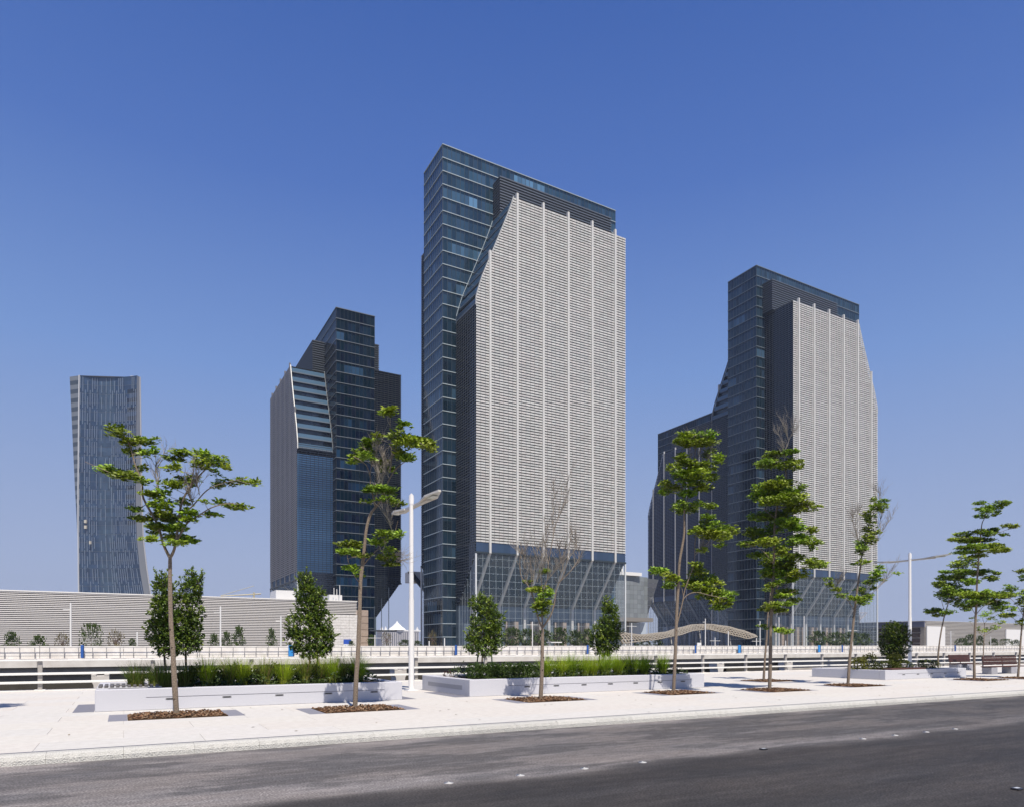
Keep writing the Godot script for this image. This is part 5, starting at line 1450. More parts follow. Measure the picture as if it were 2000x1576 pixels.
func tree_pit(label: String, x: float, z: float) -> void:
	var t := thing("tree_pit", label, "tree pit", Vector3(x, 0, z), "mulched tree pits in the pavement")
	for s in [-1.0, 1.0]:
		var b := MB.new()
		b.box(Vector3(s * 1.0, -0.02, 0.66), Vector3(s * 1.36, 0.004, -0.9), Color(0.30, 0.30, 0.345))
		part(t, "granite_border", b, M.granite)
	var bd := MB.new()
	bd.box(Vector3(-0.995, -0.02, 0.66), Vector3(0.995, 0.007, -0.85), Color(0.07, 0.045, 0.03))
	part(t, "mulch_bed", bd, M.mulch)
	var ch := MB.new()
	for k in 620:
		var p := Vector3(rnd(-0.97, 0.97), 0.0, rnd(-0.83, 0.63))
		p.y = 0.015 + 0.035 * rnd(0, 1) * (1.0 - pow(absf(p.x), 4.0))
		var d := Vector3(rnd(-1, 1), rnd(-0.35, 0.35), rnd(-1, 1)).normalized()
		var col := [Color(0.21, 0.12, 0.07), Color(0.12, 0.065, 0.04), Color(0.29, 0.2, 0.13), Color(0.06, 0.04, 0.03)][rng.randi() % 4] as Color
		ch.bar(p - d * rnd(0.025, 0.06), p + d * rnd(0.02, 0.05), d.cross(UP).normalized() + UP * rnd(-0.4, 0.4), rnd(0.018, 0.036), 0.012, tint(col, 0.25))
	part(t, "bark_chip", ch, M.mulch, true)

func street_lamp(label: String, at: Vector3, group := "white street lamps on the pavement") -> void:
	var t := thing("street_lamp", label, "street lamp", at, group)
	var w := Color(0.78, 0.77, 0.76)
	var po := MB.new()
	po.tube([Vector3(0, 0, 0), Vector3(0, 3.2, 0), Vector3(0, 3.25, 0), Vector3(0, 6.55, 0)], [0.098, 0.096, 0.082, 0.072], 16, w, false)
	part(t, "pole", po, M.gloss)
	var bp := MB.new()
	bp.cbox(Vector3(-0.2, 0.0, -0.2), Vector3(0.2, 0.03, 0.2), 0.01, w)
	part(t, "base_plate", bp, M.gloss)
	var cap := MB.new()
	cap.tube([Vector3(0, 6.56, 0), Vector3(0, 6.75, 0), Vector3(0, 6.88, 0), Vector3(0, 6.95, 0)], [0.075, 0.095, 0.085, 0.03], 14, w)
	part(t, "cap", cap, M.gloss)
	var arm := MB.new()
	arm.bar(Vector3(0.12, 6.52, -1.35), Vector3(0.12, 6.52, 1.35), Vector3.RIGHT, 0.16, 0.08, Color(0.5, 0.47, 0.42))
	part(t, "arm", arm, M.metal)
	for s in [-1.0, 1.0]:
		var hd := MB.new()
		var pa := [Vector3(0.0, 6.56, s * 0.75), Vector3(0.24, 6.56, s * 0.75), Vector3(0.36, 6.6, s * 1.5), Vector3(0.16, 6.66, s * 2.25), Vector3(0.06, 6.66, s * 2.25), Vector3(-0.13, 6.6, s * 1.5)]
		for k in 6:
			var k2 := (k + 1) % 6
			hd.quad(pa[k] - UP * 0.06, pa[k2] - UP * 0.06, pa[k2], pa[k], Color(0.55, 0.53, 0.49))
		for dy in [0.0, -0.06]:
			hd.quad(pa[0] + UP * dy, pa[1] + UP * dy, pa[2] + UP * dy, pa[5] + UP * dy, Color(0.52, 0.47, 0.4))
			hd.quad(pa[5] + UP * dy, pa[2] + UP * dy, pa[3] + UP * dy, pa[4] + UP * dy, Color(0.6, 0.59, 0.55))
		var head := part(t, "lamp_head", hd, M.metal)
		var ln := MB.new()
		ln.box(Vector3(0.02, 6.52, s * 1.3), Vector3(0.22, 6.535, s * 1.9), Color(0.55, 0.55, 0.5))
		part(head, "lens", ln, M.gloss)

func bench(label: String, x0: float, x1: float, z: float, supports: Array) -> void:
	var t := thing("bench", label, "bench", Vector3(x0, 0, z), "dark timber benches")
	var w := x1 - x0
	for s in supports:
		var sm := MB.new()
		sm.cbox(Vector3(s, 0, -0.5), Vector3(s + 0.62, 0.38, 0), 0.015, Color(0.42, 0.42, 0.45))
		part(t, "support", sm, M.granite)
	for k in 4:
		var b := MB.new()
		b.cbox(Vector3(0, 0.385, -0.52 + k * 0.135), Vector3(w, 0.435, -0.40 + k * 0.135), 0.008, tint(Color(0.10, 0.035, 0.022), 0.2))
		part(t, "seat_slat", b, M.timber)
	for k in 5:
		var b := MB.new()
		b.cbox(Vector3(0.3, 0.50 + k * 0.098, -0.57 - k * 0.016), Vector3(w, 0.588 + k * 0.098, -0.53 - k * 0.016), 0.006, tint(Color(0.09, 0.03, 0.02), 0.2))
		part(t, "back_slat", b, M.timber)
	for s in supports:
		var b := MB.new()
		b.bar(Vector3(s + 0.3, 0.38, -0.575), Vector3(s + 0.3, 1.0, -0.67), Vector3.RIGHT, 0.06, 0.03, Color(0.2, 0.2, 0.2))
		part(t, "back_bracket", b, M.metal)

# ---------------------------------------------------------------- plants
func smooth_line(a: Array) -> Array:
	var p := []
	for j in a.size() / 3:
		p.append(Vector3(a[j * 3], a[j * 3 + 1], a[j * 3 + 2]))
	var out := []
	for j in p.size() - 1:
		var p0: Vector3 = p[maxi(j - 1, 0)]
		var p1: Vector3 = p[j]
		var p2: Vector3 = p[j + 1]
		var p3: Vector3 = p[mini(j + 2, p.size() - 1)]
		for s in 4:
			out.append(p1.cubic_interpolate(p2, p0, p3, s / 4.0))
	out.append(p[p.size() - 1])
	return out

func limb_tube(mb: MB, pts: Array, r0: float, r1: float, sides: int, col: Color, wob := 0.0) -> void:
	var rr := []
	var q := []
	for j in pts.size():
		var f := j / float(pts.size() - 1)
		rr.append(lerpf(r0, r1, f) * (1.0 + rnd(-wob, wob)))
		q.append(pts[j])
	mb.tube(q, rr, sides, col)

func twig_off(mb: MB, p: Vector3, d: Vector3, l: float, depth: int, col: Color) -> void:
	var pts := [p]
	var rr := [0.0055 + 0.003 * depth]
	var dd := d
	for s in 3:
		dd = (dd + Vector3(rnd(-0.3, 0.3), rnd(-0.05, 0.3), rnd(-0.3, 0.3))).normalized()
		pts.append(pts[s] + dd * l / 3.0)
		rr.append(rr[0] * (1.0 - 0.25 * (s + 1)))
	mb.tube(pts, rr, 3, col, false)
	if depth > 0:
		for k in 3:
			twig_off(mb, pts[1 + rng.randi() % 3], (dd + Vector3(rnd(-0.7, 0.7), rnd(-0.2, 0.5), rnd(-0.7, 0.7))).normalized(), l * 0.55, depth - 1, col)

func rosette(mb: MB, p: Vector3, outw: Vector3, count: int, l: float, col: Color) -> void:
	for k in count:
		var f := rnd(0, TAU)
		var d := (Vector3(cos(f), rnd(-0.25, 0.65), sin(f)) + outw * 0.55).normalized()
		var up := (UP * 0.85 + Vector3(0.2 + rnd(-0.9, 0.9), rnd(-0.4, 0.4), 0.5 + rnd(-0.9, 0.9))).normalized()
		var ll := l * rnd(0.7, 1.2)
		mb.leaf(p + Vector3(rnd(-1, 1), rnd(-0.5, 0.5), rnd(-1, 1)) * l * 0.5, d, up, ll, ll * 0.5, tint(col, 0.3))

func street_tree(key: String, nm: String, label: String, at := Vector3.INF, turn := YAW) -> Node3D:
	var T: Dictionary = TREES[key]
	var t := thing(nm, label, "tree", T.at if at == Vector3.INF else at, "young street trees on the pavement")
	t.rotation.y = turn
	var bark := Color(0.36, 0.29, 0.22)
	var twigc := Color(0.5, 0.455, 0.4)
	var samples := []
	var first := true
	for L in T.limbs:
		var pts := smooth_line(L[2])
		var mb := MB.new()
		if first:
			pts.insert(0, pts[0] - UP * 0.06)
			limb_tube(mb, pts, L[0] * 0.82, L[1] * 0.8, 12, bark, 0.06)
			for k in 5:
				var kn: Vector3 = pts[rng.randi_range(3, pts.size() - 4)]
				var f := rnd(0, TAU)
				var o := Vector3(cos(f), 0.2, sin(f))
				mb.tube([kn, kn + o * L[0] * 0.72, kn + o * L[0] * 0.95], [0.024, 0.018, 0.008], 6, Color(0.12, 0.09, 0.06))
			part(t, "trunk", mb, M.bark)
		else:
			limb_tube(mb, pts, L[0] * 0.8, L[1] * 0.85, 7, bark, 0.05)
			part(t, "branch", mb, M.bark)
		for j in pts.size():
			if not first or j > pts.size() / 4:
				samples.append(pts[j])
		first = false
	var tw := MB.new()
	for L in T.bare:
		var pts := smooth_line(L[2])
		limb_tube(tw, pts, L[0] * 1.35, L[1] * 1.5, 5, twigc)
		for k in 22:
			var j := rng.randi_range(pts.size() / 5, pts.size() - 1)
			var dd: Vector3 = (pts[j] - pts[maxi(j - 1, 0)]).normalized() if j > 0 else UP
			twig_off(tw, pts[j], (dd + Vector3(rnd(-0.8, 0.8), rnd(-0.1, 0.5), rnd(-0.8, 0.8))).normalized(), rnd(0.2, 0.55), 1, twigc)
	var lf := MB.new()
	var dens: float = T.dens
	for q in T.pads:
		var c := Vector3(q[0], q[1], q[2])
		var best: Vector3 = samples[0]
		for s in samples:
			if (s as Vector3).distance_squared_to(c) < best.distance_squared_to(c):
				best = s
		var mid := best.lerp(c, 0.55) + Vector3(rnd(-0.03, 0.03), -0.03, rnd(-0.03, 0.03))
		tw.tube([best, mid, c], [0.009, 0.006, 0.003], 4, twigc, false)
		var n := int(clampf(5600.0 * q[3] * q[5] * dens / 8.0, 5.0, 150.0))
		var pad_col := Color(0.23, 0.315, 0.026) * rnd(0.65, 1.2)
		pad_col.r *= rnd(0.85, 1.15)
		for k in n:
			var r := Vector3(rnd(-1, 1), rnd(-1, 1), rnd(-1, 1))
			while r.length() > 1.0:
				r = Vector3(rnd(-1, 1), rnd(-1, 1), rnd(-1, 1))
			# flat below, domed and ragged above
			var far_out := 1.0 + (rnd(0.0, 0.45) if rnd(0, 1) < 0.22 else 0.0)
			var p := c + Vector3(r.x * q[3] * 1.05 * far_out, r.y * q[4] * 0.95, r.z * q[5] * far_out)
			rosette(lf, p, Vector3(r.x, 0.15, r.z), 8, 0.118, pad_col * rnd(0.6, 1.25))
			if k % 4 == 0:
				tw.tube([mid.lerp(c, rnd(0, 1)), p], [0.004, 0.002], 3, twigc, false)
	part(t, "twigs", tw, M.bark, true)
	part(t, "leaves", lf, M.leaf, true)
	return t

func bushy_tree(key: String, label: String, dark := 1.0, stakes := false) -> void:
	var T: Dictionary = SHRUBS[key]
	var t := thing("bushy_tree", label, "tree", T.at, "dense bushy trees in the planters")
	t.rotation.y = YAW
	var k := 0
	for s in T.stems:
		var mb := MB.new()
		var stake: bool = stakes and k > 0
		var x2: float = s[2]
		limb_tube(mb, smooth_line([s[0], s[1], 0.1 if stake else 0.0, (s[0] + x2) * 0.5, (s[1] + s[3]) * 0.5, 0.05, x2, s[3], 0.0]), s[4] * (0.9 if stake else 1.0), s[4] * 0.8, 8, Color(0.02, 0.07, 0.04) if stake else Color(0.2, 0.15, 0.11))
		part(t, "stake" if stake else "trunk", mb, M.bark)
		k += 1
	var lf := MB.new()
	var br := MB.new()
	for q in T.blobs:
		var c := Vector3(q[0], q[1], q[2])
		for j in 6:
			var e := c + Vector3(rnd(-1, 1) * q[3], rnd(-0.6, 1) * q[4], rnd(-1, 1) * q[5]) * 0.7
			br.tube([c - UP * q[4] * 0.8, c.lerp(e, 0.5), e], [0.012, 0.008, 0.004], 4, Color(0.2, 0.15, 0.11), false)
		var clumps := int(470.0 * (q[3] + q[5]) * (q[4] + 0.12))
		for m in clumps:
			var r := Vector3(rnd(-1, 1), rnd(-1, 1), rnd(-1, 1)).normalized() * pow(rnd(0.12, 1.0), 0.42)
			if r.y > 0.75 and rnd(0, 1) < 0.5:
				r.y *= rnd(1.0, 1.25)
			var p := c + Vector3(r.x * q[3], r.y * q[4], r.z * q[5]) * rnd(0.9, 1.12)
			var col := Color(0.09, 0.145, 0.022) * dark * rnd(0.55, 1.25)
			if rnd(0, 1) < 0.2:
				col = Color(0.19, 0.25, 0.03) * dark
			for z in 8:
				var d := (r + Vector3(rnd(-1, 1), rnd(-0.8, 1), rnd(-1, 1)) * 0.8).normalized()
				var up := (r * 0.6 + UP * 0.6 + Vector3(rnd(-1, 1), rnd(-1, 1), rnd(-1, 1)) * 0.55).normalized()
				lf.leaf(p + Vector3(rnd(-1, 1), rnd(-1, 1), rnd(-1, 1)) * 0.035, d, up, rnd(0.06, 0.09), rnd(0.034, 0.048), tint(col, 0.25))
	for q in T.blobs:
		for m in 9:
			var r := Vector3(rnd(-1, 1), rnd(-0.3, 1), rnd(-1, 1)).normalized()
			var p := Vector3(q[0] + r.x * q[3], q[1] + r.y * q[4], q[2] + r.z * q[5])
			var d := (r + UP * 0.7).normalized()
			var l := rnd(0.08, 0.24)
			br.tube([p - d * 0.1, p + d * l], [0.006, 0.003], 4, Color(0.2, 0.15, 0.11), false)
			var col := Color(0.15, 0.21, 0.028) * dark
			for z in int(l * 90.0):
				var f := rnd(0, TAU)
				var dd := (Vector3(cos(f), rnd(0.1, 0.9), sin(f)) + d * 0.4).normalized()
				lf.leaf(p + d * l * rnd(0.0, 1.0), dd, (UP + Vector3(rnd(-0.6, 0.6), 0, rnd(-0.2, 0.9))).normalized(), rnd(0.06, 0.085), rnd(0.032, 0.042), tint(col, 0.3))
	part(t, "twigs", br, M.bark, true)
	part(t, "leaves", lf, M.leaf, true)

func grass_mesh(h: float, r: float, n: int, col: Color, dry: float) -> ArrayMesh:
	var mb := MB.new()
	for k in n:
		var f := rnd(0, TAU)
		var rr := r * sqrt(rnd(0, 1))
		var p := Vector3(cos(f) * rr, 0, sin(f) * rr)
		var lean := rnd(0.03, 0.62)
		var f2 := f + rnd(-0.7, 0.7)
		var d := Vector3(cos(f2), 0, sin(f2))
		var l := h * rnd(0.55, 1.08)
		var w := rnd(0.007, 0.012)
		var side := Vector3(-d.z, 0, d.x).rotated(UP, rnd(-1, 1))
		var c1 := tint(col, 0.3)
		if rnd(0, 1) < dry:
			c1 = tint(Color(0.26, 0.2, 0.08), 0.3)
		var prev := p
		for s in 3:
			var g := (s + 1) / 3.0
			var q := p + UP * l * g * (1.0 - lean * lean * g * 0.8) + d * l * lean * g * g * 1.1
			var wa := w * (1.0 - s / 3.0)
			var wb := w * (1.0 - g)
			var cc := c1 if s > 0 else c1.lerp(Color(0.22, 0.19, 0.06), 0.45)
			mb.quad(prev - side * wa, prev + side * wa, q + side * wb, q - side * wb, cc)
			prev = q
	return mb.mesh(M.grass_blade)

func small_shrub_mesh(r: float, h: float, n: int, col: Color, ls: float) -> ArrayMesh:
	var mb := MB.new()
	for k in n:
		var d := Vector3(rnd(-1, 1), rnd(-0.8, 1), rnd(-1, 1)).normalized()
		var s := pow(rnd(0.2, 1.0), 0.4) * rnd(0.9, 1.1)
		var p := Vector3(d.x * r * s, h * 0.44 + d.y * h * 0.54 * s, d.z * r * s)
		var cc := tint(col, 0.4)
		for z in 5:
			var dd := (d + Vector3(rnd(-1, 1), rnd(-1, 1), rnd(-1, 1))).normalized()
			mb.leaf(p, dd, (UP + d * 0.5 + Vector3(rnd(-0.6, 0.6), 0, rnd(-0.6, 0.6))).normalized(), ls * rnd(0.7, 1.2), ls * 0.5, cc)
	return mb.mesh(M.leaf)

func low_plants() -> void:
	var ord := ["first", "second", "third", "fourth", "fifth", "sixth", "seventh", "eighth", "ninth", "tenth", "eleventh", "twelfth", "thirteenth"]
	var y := 0.45
	var lime := [grass_mesh(0.95, 0.14, 420, Color(0.26, 0.37, 0.02), 0.03), grass_mesh(0.88, 0.13, 400, Color(0.3, 0.4, 0.022), 0.05), grass_mesh(1.0, 0.14, 420, Color(0.22, 0.34, 0.02), 0.03)]
	var dark := [grass_mesh(0.8, 0.17, 420, Color(0.10, 0.145, 0.022), 0.06), grass_mesh(0.8, 0.27, 600, Color(0.10, 0.15, 0.018), 0.05)]
	var straw := [grass_mesh(0.95, 0.12, 380, Color(0.15, 0.22, 0.025), 0.2), grass_mesh(0.92, 0.13, 380, Color(0.18, 0.25, 0.025), 0.25)]
	var p1 := [[0.28, 3], [0.85, 4], [1.45, 3], [1.98, 0], [2.54, 5], [2.88, 1], [3.46, 6], [3.97, 1], [4.56, 6], [5.0, 6], [5.34, 0], [5.62, 5], [6.14, 2]]
	for j in 13:
		var k: int = p1[j][1]
		var m: ArrayMesh = lime[k] if k < 3 else dark[k - 3] if k < 5 else straw[k - 5]
		var kind := "lime green fountain grass clump" if k < 3 else "dark olive grass clump" if k < 5 else "grass clump with straw-coloured base"
		var o := thing("grass_clump", kind + ", " + ord[j] + " from the left in the left planter", "grass clump", Vector3(p1[j][0], y, -20.3 + rnd(-0.15, 0.15)), "grass clumps in the planters")
		put(o, "blades", m)
		o.rotation.y = rnd(0, TAU)
	var p2 := [12.78, 13.27, 13.85, 14.3, 14.77, 15.27, 15.81, 16.26, 16.65, 17.09, 18.03]
	for j in 11:
		var m: ArrayMesh = lime[j % 3] if j not in [8, 9, 10] else lime[2]
		var o := thing("grass_clump", "lime green fountain grass clump, " + ord[j] + " from the left in the middle planter", "grass clump", Vector3(p2[j], y, -20.3 + rnd(-0.15, 0.15)), "grass clumps in the planters")
		put(o, "blades", m)
		o.rotation.y = rnd(0, TAU)
		o.scale = Vector3.ONE * rnd(0.92, 1.06)
	var ds := [small_shrub_mesh(0.3, 0.66, 420, Color(0.05, 0.075, 0.018), 0.06), small_shrub_mesh(0.28, 0.56, 380, Color(0.055, 0.085, 0.02), 0.06)]
	var p3 := [1.74, 2.28, 2.72, 3.18, 3.74, 4.28, 4.8, 5.86]
	for j in 8:
		var o := thing("dark_shrub", "small dark leafy shrub between the grass clumps, " + ord[j] + " from the left in the left planter", "shrub", Vector3(p3[j], y, -20.5 + rnd(-0.1, 0.1)), "dark shrubs between the grass clumps")
		put(o, "leaves", ds[j % 2])
		o.rotation.y = rnd(0, TAU)
	var bw := [small_shrub_mesh(0.27, 0.62, 620, Color(0.075, 0.125, 0.025), 0.045), small_shrub_mesh(0.25, 0.56, 560, Color(0.085, 0.135, 0.028), 0.045)]
	var p4 := [9.98, 10.3, 10.6, 10.93, 11.26, 11.58, 11.9, 12.22]
	for j in 8:
		var o := thing("box_bush", "rounded clipped green bush, " + ord[j] + " from the left in the middle planter", "bush", Vector3(p4[j], y, -20.2 + rnd(-0.15, 0.15)), "clipped round bushes in the middle planter")
		put(o, "leaves", bw[j % 2])
		o.rotation.y = rnd(0, TAU)
	var rp := thing("dry_plant", "little reddish dry plant at the left end of the middle planter", "plant", Vector3(9.9, 0.45, -22.2))
	put(rp, "leaves", small_shrub_mesh(0.16, 0.26, 50, Color(0.16, 0.06, 0.05), 0.05))
	# low leafy ground cover between the clumps
	var gc := [[0.3, 6.7, "low dark leafy ground cover over the soil of the left planter"], [9.75, 18.9, "low dark leafy ground cover over the soil of the middle planter"]]
	for q in gc:
		var mb := MB.new()
		var n := int((q[1] - q[0]) * 420.0)
		for k in n:
			var p := Vector3(rnd(q[0] + (1.2 if q[0] < 1.0 else 0.3), q[1]), 0.0, rnd(-22.7, -19.75))
			var hump := 0.16 + 0.16 * sin(p.x * 4.1 + p.z * 2.3) * sin(p.x * 1.7 - p.z * 3.1)
			p.y = 0.47 + hump * rnd(0.1, 1.1) + (0.14 if p.z < -20.6 else 0.0) * rnd(0.2, 1.5)
			var cc := tint(Color(0.055, 0.085, 0.02), 0.5)
			for z in 3:
				var d := Vector3(rnd(-1, 1), rnd(-0.3, 0.8), rnd(-1, 1)).normalized()
				mb.leaf(p, d, (UP + Vector3(rnd(-0.6, 0.6), 0, rnd(-0.2, 0.9))).normalized(), rnd(0.06, 0.11), rnd(0.035, 0.05), cc)
		var o := part(self, "ground_cover", mb, M.leaf, true)
		tag(o, q[2], "ground cover")
	# right planter: yellowish ground shrubs
	var ys := [small_shrub_mesh(0.46, 0.66, 300, Color(0.16, 0.16, 0.03), 0.09), small_shrub_mesh(0.55, 0.48, 300, Color(0.11, 0.13, 0.025), 0.08), small_shrub_mesh(0.38, 0.85, 240, Color(0.10, 0.11, 0.02), 0.09)]
	var p5 := [[30.95, 0, "yellowing leafy shrub at the left end of the right planter"], [31.7, 2, "tall olive shrub beside the sparse leaning tree, in the right planter"], [32.5, 1, "low olive shrub left of the round bush, in the right planter"], [33.2, 2, "olive shrub hard by the left of the round bush, in the right planter"], [33.9, 1, "spreading low shrub at the foot of the round bush"], [36.6, 1, "low shrub at the right end of the right planter, left of its slender tree"]]
	for q in p5:
		var o := thing("olive_shrub", q[2], "shrub", Vector3(q[0], 0.38, -20.6 + rnd(-0.3, 0.3)), "yellowish shrubs in the right planter")
		put(o, "leaves", ys[q[1]])
		o.rotation.y = rnd(0, TAU)

func far_plants() -> void:
	# small trees and bushes beyond the bridge; three leaf meshes shared
	var kinds := []
	for k in 3:
		var mb := MB.new()
		var tk := MB.new()
		tk.tube([Vector3.ZERO, Vector3(0.02, 0.4, 0), Vector3(0, 0.75, 0)], [0.035, 0.028, 0.012], 6, Color(0.2, 0.15, 0.11))
		var n: int = [620, 900, 200][k]
		for j in n:
			var d := Vector3(rnd(-1, 1), rnd(-1, 1), rnd(-1, 1))
			while d.length() > 1.0:
				d = Vector3(rnd(-1, 1), rnd(-1, 1), rnd(-1, 1))
			var p := Vector3(d.x, 0.62 + d.y * 0.38, d.z * 0.9)
			if k == 0:
				p.x *= 0.65 + 0.4 * sin(p.y * 14.0 + d.z * 3.0)
			if k == 1:
				p = Vector3(clampf(d.x * 1.5, -1, 1), 0.5 + clampf(d.y * 0.75, -0.5, 0.5), clampf(d.z * 1.4, -1, 1))
			var col := Color(0.055, 0.085, 0.02) if k != 2 else Color(0.14, 0.12, 0.06)
			mb.leaf(p, d.normalized() + Vector3(0.01, 0, 0), (UP + Vector3(rnd(-1, 1), 0, rnd(-1, 1))).normalized(), rnd(0.12, 0.2), 0.09, tint(col, 0.45))
		if k == 2:
			for j in 30:
				tk.tube([Vector3(0, rnd(0.3, 0.6), 0), Vector3(rnd(-0.9, 0.9), rnd(0.6, 1.0), rnd(-0.8, 0.8))], [0.014, 0.005], 3, Color(0.25, 0.18, 0.14), false)
		kinds.append([tk.mesh(M.bark), mb.mesh(M.leaf)])
	var names := ["small spreading tree at far left before the slatted building", "low broad bush before the slatted building, second plant from the left", "thin half-bare tree before the slatted building, left of the first lamp post", "clipped boxy dark green bush before the slatted building", "thin reddish bare tree right of the clipped boxy bush", "little bush right of the bare tree beside the boxy bush", "little bush hard by the left of the paired bushy trees", "low bush right of the paired bushy trees", "left one of three trees round the second lamp post", "middle one of three trees round the second lamp post", "tallest and rightmost of three trees round the second lamp post", "narrow little tree left of the widest bushy tree",
		"tiny bush beside the blue and white sign", "round bush at the foot of the pink stone pillar", "thin tree under the dark entrance canopy", "bush before the far crown-roofed building", "bush right of the big lamp, before the middle tower", "thin tree before the middle tower's left face",
		"leftmost lobby tree of the middle tower", "second lobby tree of the middle tower", "third lobby tree of the middle tower", "fourth lobby tree of the middle tower", "fifth lobby tree of the middle tower", "rightmost lobby tree of the middle tower",
		"leftmost lobby tree of the right tower", "second lobby tree of the right tower", "third lobby tree of the right tower", "rightmost lobby tree of the right tower",
		"left bush under the wave canopy", "middle bush under the wave canopy", "right bush under the wave canopy",
		"leftmost bush before the beige wall at far right", "tree left of the thin sapling, before the beige wall", "bush behind the thin sapling, before the beige wall", "bush right of the thin sapling, before the beige wall", "clipped round bush before the beige wall at far right", "last bush at the right edge before the beige wall"]
	var j := 0
	for q in FAR_TREES:
		var o := thing("distant_tree" if q[4] != 1 else "distant_bush", names[j], "tree" if q[4] != 1 else "bush", Vector3(q[0], 0, q[1]), "small trees beyond the bridge")
		var a := put(o, "trunk", kinds[q[4]][0])
		var b := put(o, "crown", kinds[q[4]][1])
		for w in [a, b]:
			w.scale = Vector3(q[3], q[2], q[3])
		o.rotation.y = rnd(-0.6, 0.6)
		j += 1

func far_lamps() -> void:
	var spots := ["before the slatted building, left of the boxy bush", "before the slatted building, right of the first two bushy trees", "before the slatted building, left of the widest bushy tree", "low, behind the first young tree", "low, at the foot of the middle tower's left face", "short bollard light beside the big white lamp", "before the middle tower's lobby", "left end of the wave canopy", "through the middle of the wave canopy", "small, under the wave canopy", "at the canopy's right half", "small, at the canopy's right tip", "left of the tree with two leaning trunks", "right of the tree with two leaning trunks", "short, beside the two leaning trunks", "before the right tower's lobby", "behind the sparse leaning tree", "before the white panel of the beige building", "before the beige wall at far right", "beside the pink stone pillar"]
	var j := 0
	for q in FAR_LAMPS:
		var t := thing("distant_lamp", "slim white lamp post " + spots[j], "street lamp", Vector3(q[0], 0, q[1]), "slim lamp posts beyond the bridge")
		var mb := MB.new()
		var r: float = 0.05 + absf(q[1]) * 0.0005
		mb.tube([Vector3.ZERO, Vector3(0, q[2], 0)], [r * 1.2, r], 7, Color(0.72, 0.72, 0.71))
		part(t, "pole", mb, M.gloss)
		if q[3] > 0:
			var am := MB.new()
			var l := 0.8 if q[3] == 1 else 1.8
			am.box(Vector3(-l, q[2] - 0.85, -0.06), Vector3(l if q[3] == 2 else 0.0, q[2] - 0.74, 0.06), Color(0.68, 0.68, 0.66))
			part(t, "arm", am, M.gloss)
		j += 1

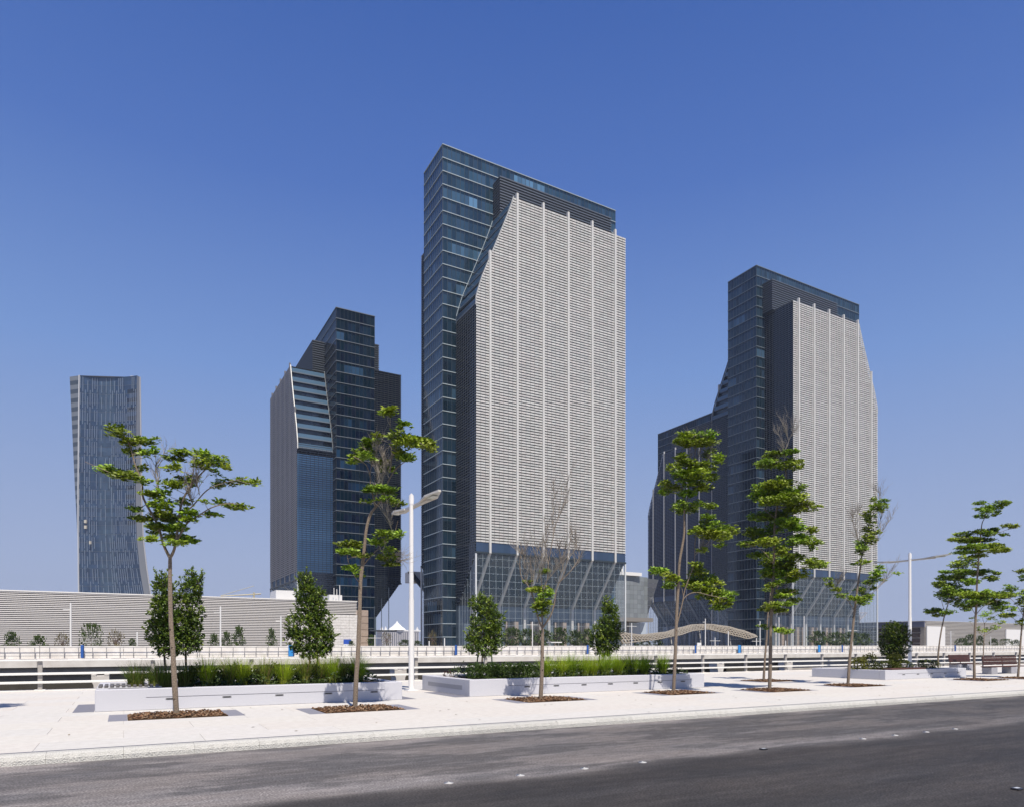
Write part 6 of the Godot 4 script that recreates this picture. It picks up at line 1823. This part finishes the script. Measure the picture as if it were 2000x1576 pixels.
# ---------------------------------------------------------------- the scene
func _ready() -> void:
	rng.seed = 20240611
	materials()
	light_and_camera()
	road_and_pavement()
	bridge_and_void()
	# towers
	var base := {"n": 38, "H": 156.6, "T": 15.2, "D": 14.2, "RD": 14.0, "s": 1.0, "rscreen": true, "p0": 17.5, "p1": 61.5, "gmat": "facade_glass", "endb2": Color(0.06, 0.07, 0.085), "tw": 0.3, "trim": Color(0.3, 0.31, 0.32), "endb": Color(0.07, 0.08, 0.095), "endg": Color(0.006, 0.01, 0.018), "endg2": Color(0.006, 0.01, 0.018), "fw": 0.33, "fd": 0.45, "plant": Color(0.085, 0.10, 0.125),
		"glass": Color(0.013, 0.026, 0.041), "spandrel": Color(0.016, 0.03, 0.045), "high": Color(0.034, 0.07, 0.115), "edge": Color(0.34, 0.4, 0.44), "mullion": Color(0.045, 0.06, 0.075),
		"blade": Color(0.51, 0.507, 0.49), "back": Color(0.012, 0.016, 0.025), "bandc": Color(0.035, 0.06, 0.11), "slope": Color(0.012, 0.022, 0.034), "fin": Color(0.54, 0.54, 0.525)}
	var k1 := base.duplicate()
	k1.merge({"a0": 4.45, "a1": 60.2, "cut": true, "ra0": 4.6, "ra1": 60.0, "rcut": true}, true)
	tower("office_tower", "tallest tower in the middle, blue glass slab behind a pale louvred face", Vector3(86.2, 0, -197.0), Vector3.RIGHT, Vector3.BACK, k1)
	var k2 := base.duplicate()
	k2.merge({"a0": 7.6, "a1": 62.2, "cut": true, "ra0": 7.6, "ra1": 62.4, "rcut": true, "D": 13.8, "p0": 22.0, "p1": 63.5, "glass": Color(0.011, 0.021, 0.034), "spandrel": Color(0.011, 0.02, 0.031), "high": Color(0.022, 0.044, 0.07), "edge": Color(0.16, 0.19, 0.215)}, true)
	tower("office_tower", "right-hand tower, grey glass slab behind a pale louvred face curving at right", Vector3(292.5, 0, -197.0), Vector3.LEFT, Vector3.BACK, k2)
	var dk := {"glass": Color(0.004, 0.011, 0.024), "spandrel": Color(0.007, 0.013, 0.022), "high": Color(0.008, 0.018, 0.034), "gmat": "dark_glass", "endb2": Color(0.02, 0.028, 0.038), "plant": Color(0.05, 0.06, 0.075), "edge": Color(0.13, 0.155, 0.18), "mullion": Color(0.012, 0.016, 0.022), "n": 32, "H": 131.0, "s": 0.92, "tw": 0.32, "trim": Color(0.62, 0.62, 0.6), "fin": Color(0.15, 0.15, 0.16), "fw": 0.28, "fd": 0.2, "rscreen": false, "endg": Color(0.085, 0.175, 0.32), "endb": Color(0.012, 0.022, 0.04), "blade": Color(0.2, 0.19, 0.2)}
	var k3 := base.duplicate()
	k3.merge(dk, true)
	k3.merge({"a0": 4.45, "a1": 60.0, "cut": true, "ra0": 4.45, "ra1": 60.0, "rcut": true, "D": 13.6, "RD": 12.6}, true)
	tower("office_tower", "dark blue glass tower at left with curved terraces of blue balustrades, above the slatted building", Vector3(71.1, 0, -264.0), Vector3.FORWARD, Vector3.LEFT, k3)
	var k4 := base.duplicate()
	k4.merge(dk, true)
	k4.merge({"glass": Color(0.016, 0.022, 0.03), "blade": Color(0.035, 0.05, 0.09), "fin": Color(0.42, 0.43, 0.44), "fd": 0.35, "a0": 7.0, "a1": 62.5, "cut": true, "ra0": 7.0, "ra1": 62.5, "rcut": true, "D": 13.8}, true)
	tower("office_tower", "lower dark navy tower half hidden behind the right-hand tower, with widely spaced pale fins", Vector3(286.0, 0, -325.6), Vector3.BACK, Vector3.LEFT, k4)
	ribbed_tower()
	left_podium()
	right_podium()
	glass_block()
	wave_canopy()
	crown_building()
	railing()
	# pavement furniture
	planter("long pale granite planter at left, slatted seat on its left end", -0.6, 7.15, 0.53, 1)
	planter("pale granite planter in the middle, shaded end wall towards the white lamp post", 9.35, 19.25, 0.53, 0)
	planter("pale granite planter at right with a red-brown timber seat on its front edge", 30.6, 37.4, 0.45, 2)
	var pits := [["T1", "bark-mulch tree pit at the foot of the leftmost young tree"], ["T2", "bark-mulch tree pit at the foot of the tree before the left planter's right end"], ["T3", "bark-mulch tree pit at the foot of the half-bare tree"], ["T4", "bark-mulch tree pit right of the middle planter's last grass clump"], ["T5", "bark-mulch tree pit under the front one of the two leaning trunks"], ["T5b", "bark-mulch tree pit under the rear one of the two leaning trunks"], ["T6", "bark-mulch tree pit under the sparse leaning tree"], ["T7", "bark-mulch tree pit beside the right planter's right end"], ["T8", "bark-mulch tree pit before the front bench at the right edge"]]
	for q in pits:
		var a: Vector3 = TREES[q[0]].at
		tree_pit(q[1], a.x, a.z + 0.35)
	street_lamp("big white twin-arm street lamp between the left and middle planters", Vector3(8.86, 0, -23.0))
	street_lamp("white twin-arm street lamp rising behind the right planter", Vector3(39.6, 0, -23.5))
	bench("dark red-brown timber bench on stone blocks, nearest the right edge", 41.6, 45.6, -20.2, [0.1, 2.2])
	bench("dark timber bench behind the nearer bench, partly hidden by slim trunks", 46.4, 49.2, -24.6, [0.2, 1.4])
	# trees
	street_tree("T1", "street_tree", "leftmost young tree with a forked trunk and flat wide leaf layers")
	street_tree("T2", "street_tree", "tall bent tree left of the big white lamp, leafy head and bare lower trunk")
	street_tree("T3", "street_tree", "half-bare tree with a spray of grey leafless twigs before the middle tower")
	street_tree("T4", "street_tree", "full green tree with a slim second stem, right of the middle planter")
	street_tree("T5", "street_tree", "densest young tree in many tiers, before the right-hand tower")
	street_tree("T5b", "street_tree", "slim second trunk just behind the densest young tree")
	street_tree("T6", "street_tree", "sparse leaning tree with upswept thin branches, left of the round bush")
	street_tree("T7", "street_tree", "tall tiered tree at right with flat layered branches and a pointed top")
	street_tree("T9", "street_tree", "small leaning tree growing from the right planter's right half")
	street_tree("T10", "street_tree", "thin V-shaped almost leafless sapling behind the tall tiered tree")
	street_tree("T8", "street_tree", "tree at the right edge, only its left half in view, before the front bench")
	bushy_tree("S1", "narrow dense bushy tree behind the leftmost trunk, left one of the pair")
	bushy_tree("S2", "dense bushy tree right behind the leftmost trunk, right one of the pair")
	bushy_tree("S3", "widest dense bushy tree, in the left planter before the panelled wall")
	bushy_tree("S4", "dense bushy tree held by green stakes in the middle planter", 1.1, true)
	bushy_tree("S5", "narrow pointed bushy tree in the middle planter, before the glass block")
	bushy_tree("S6", "round dark bush on a short stem in the right planter", 0.7)
	# a tree just out of frame at left, whose shade falls on the pavement
	street_tree("T2", "street_tree", "young tree beyond the left edge of the picture, only its shade in view", Vector3(-4.4, 0, -17.6), 0.8)
	fallen_leaves()
	small_distant_things()
	low_plants()
	far_plants()
	far_lamps()
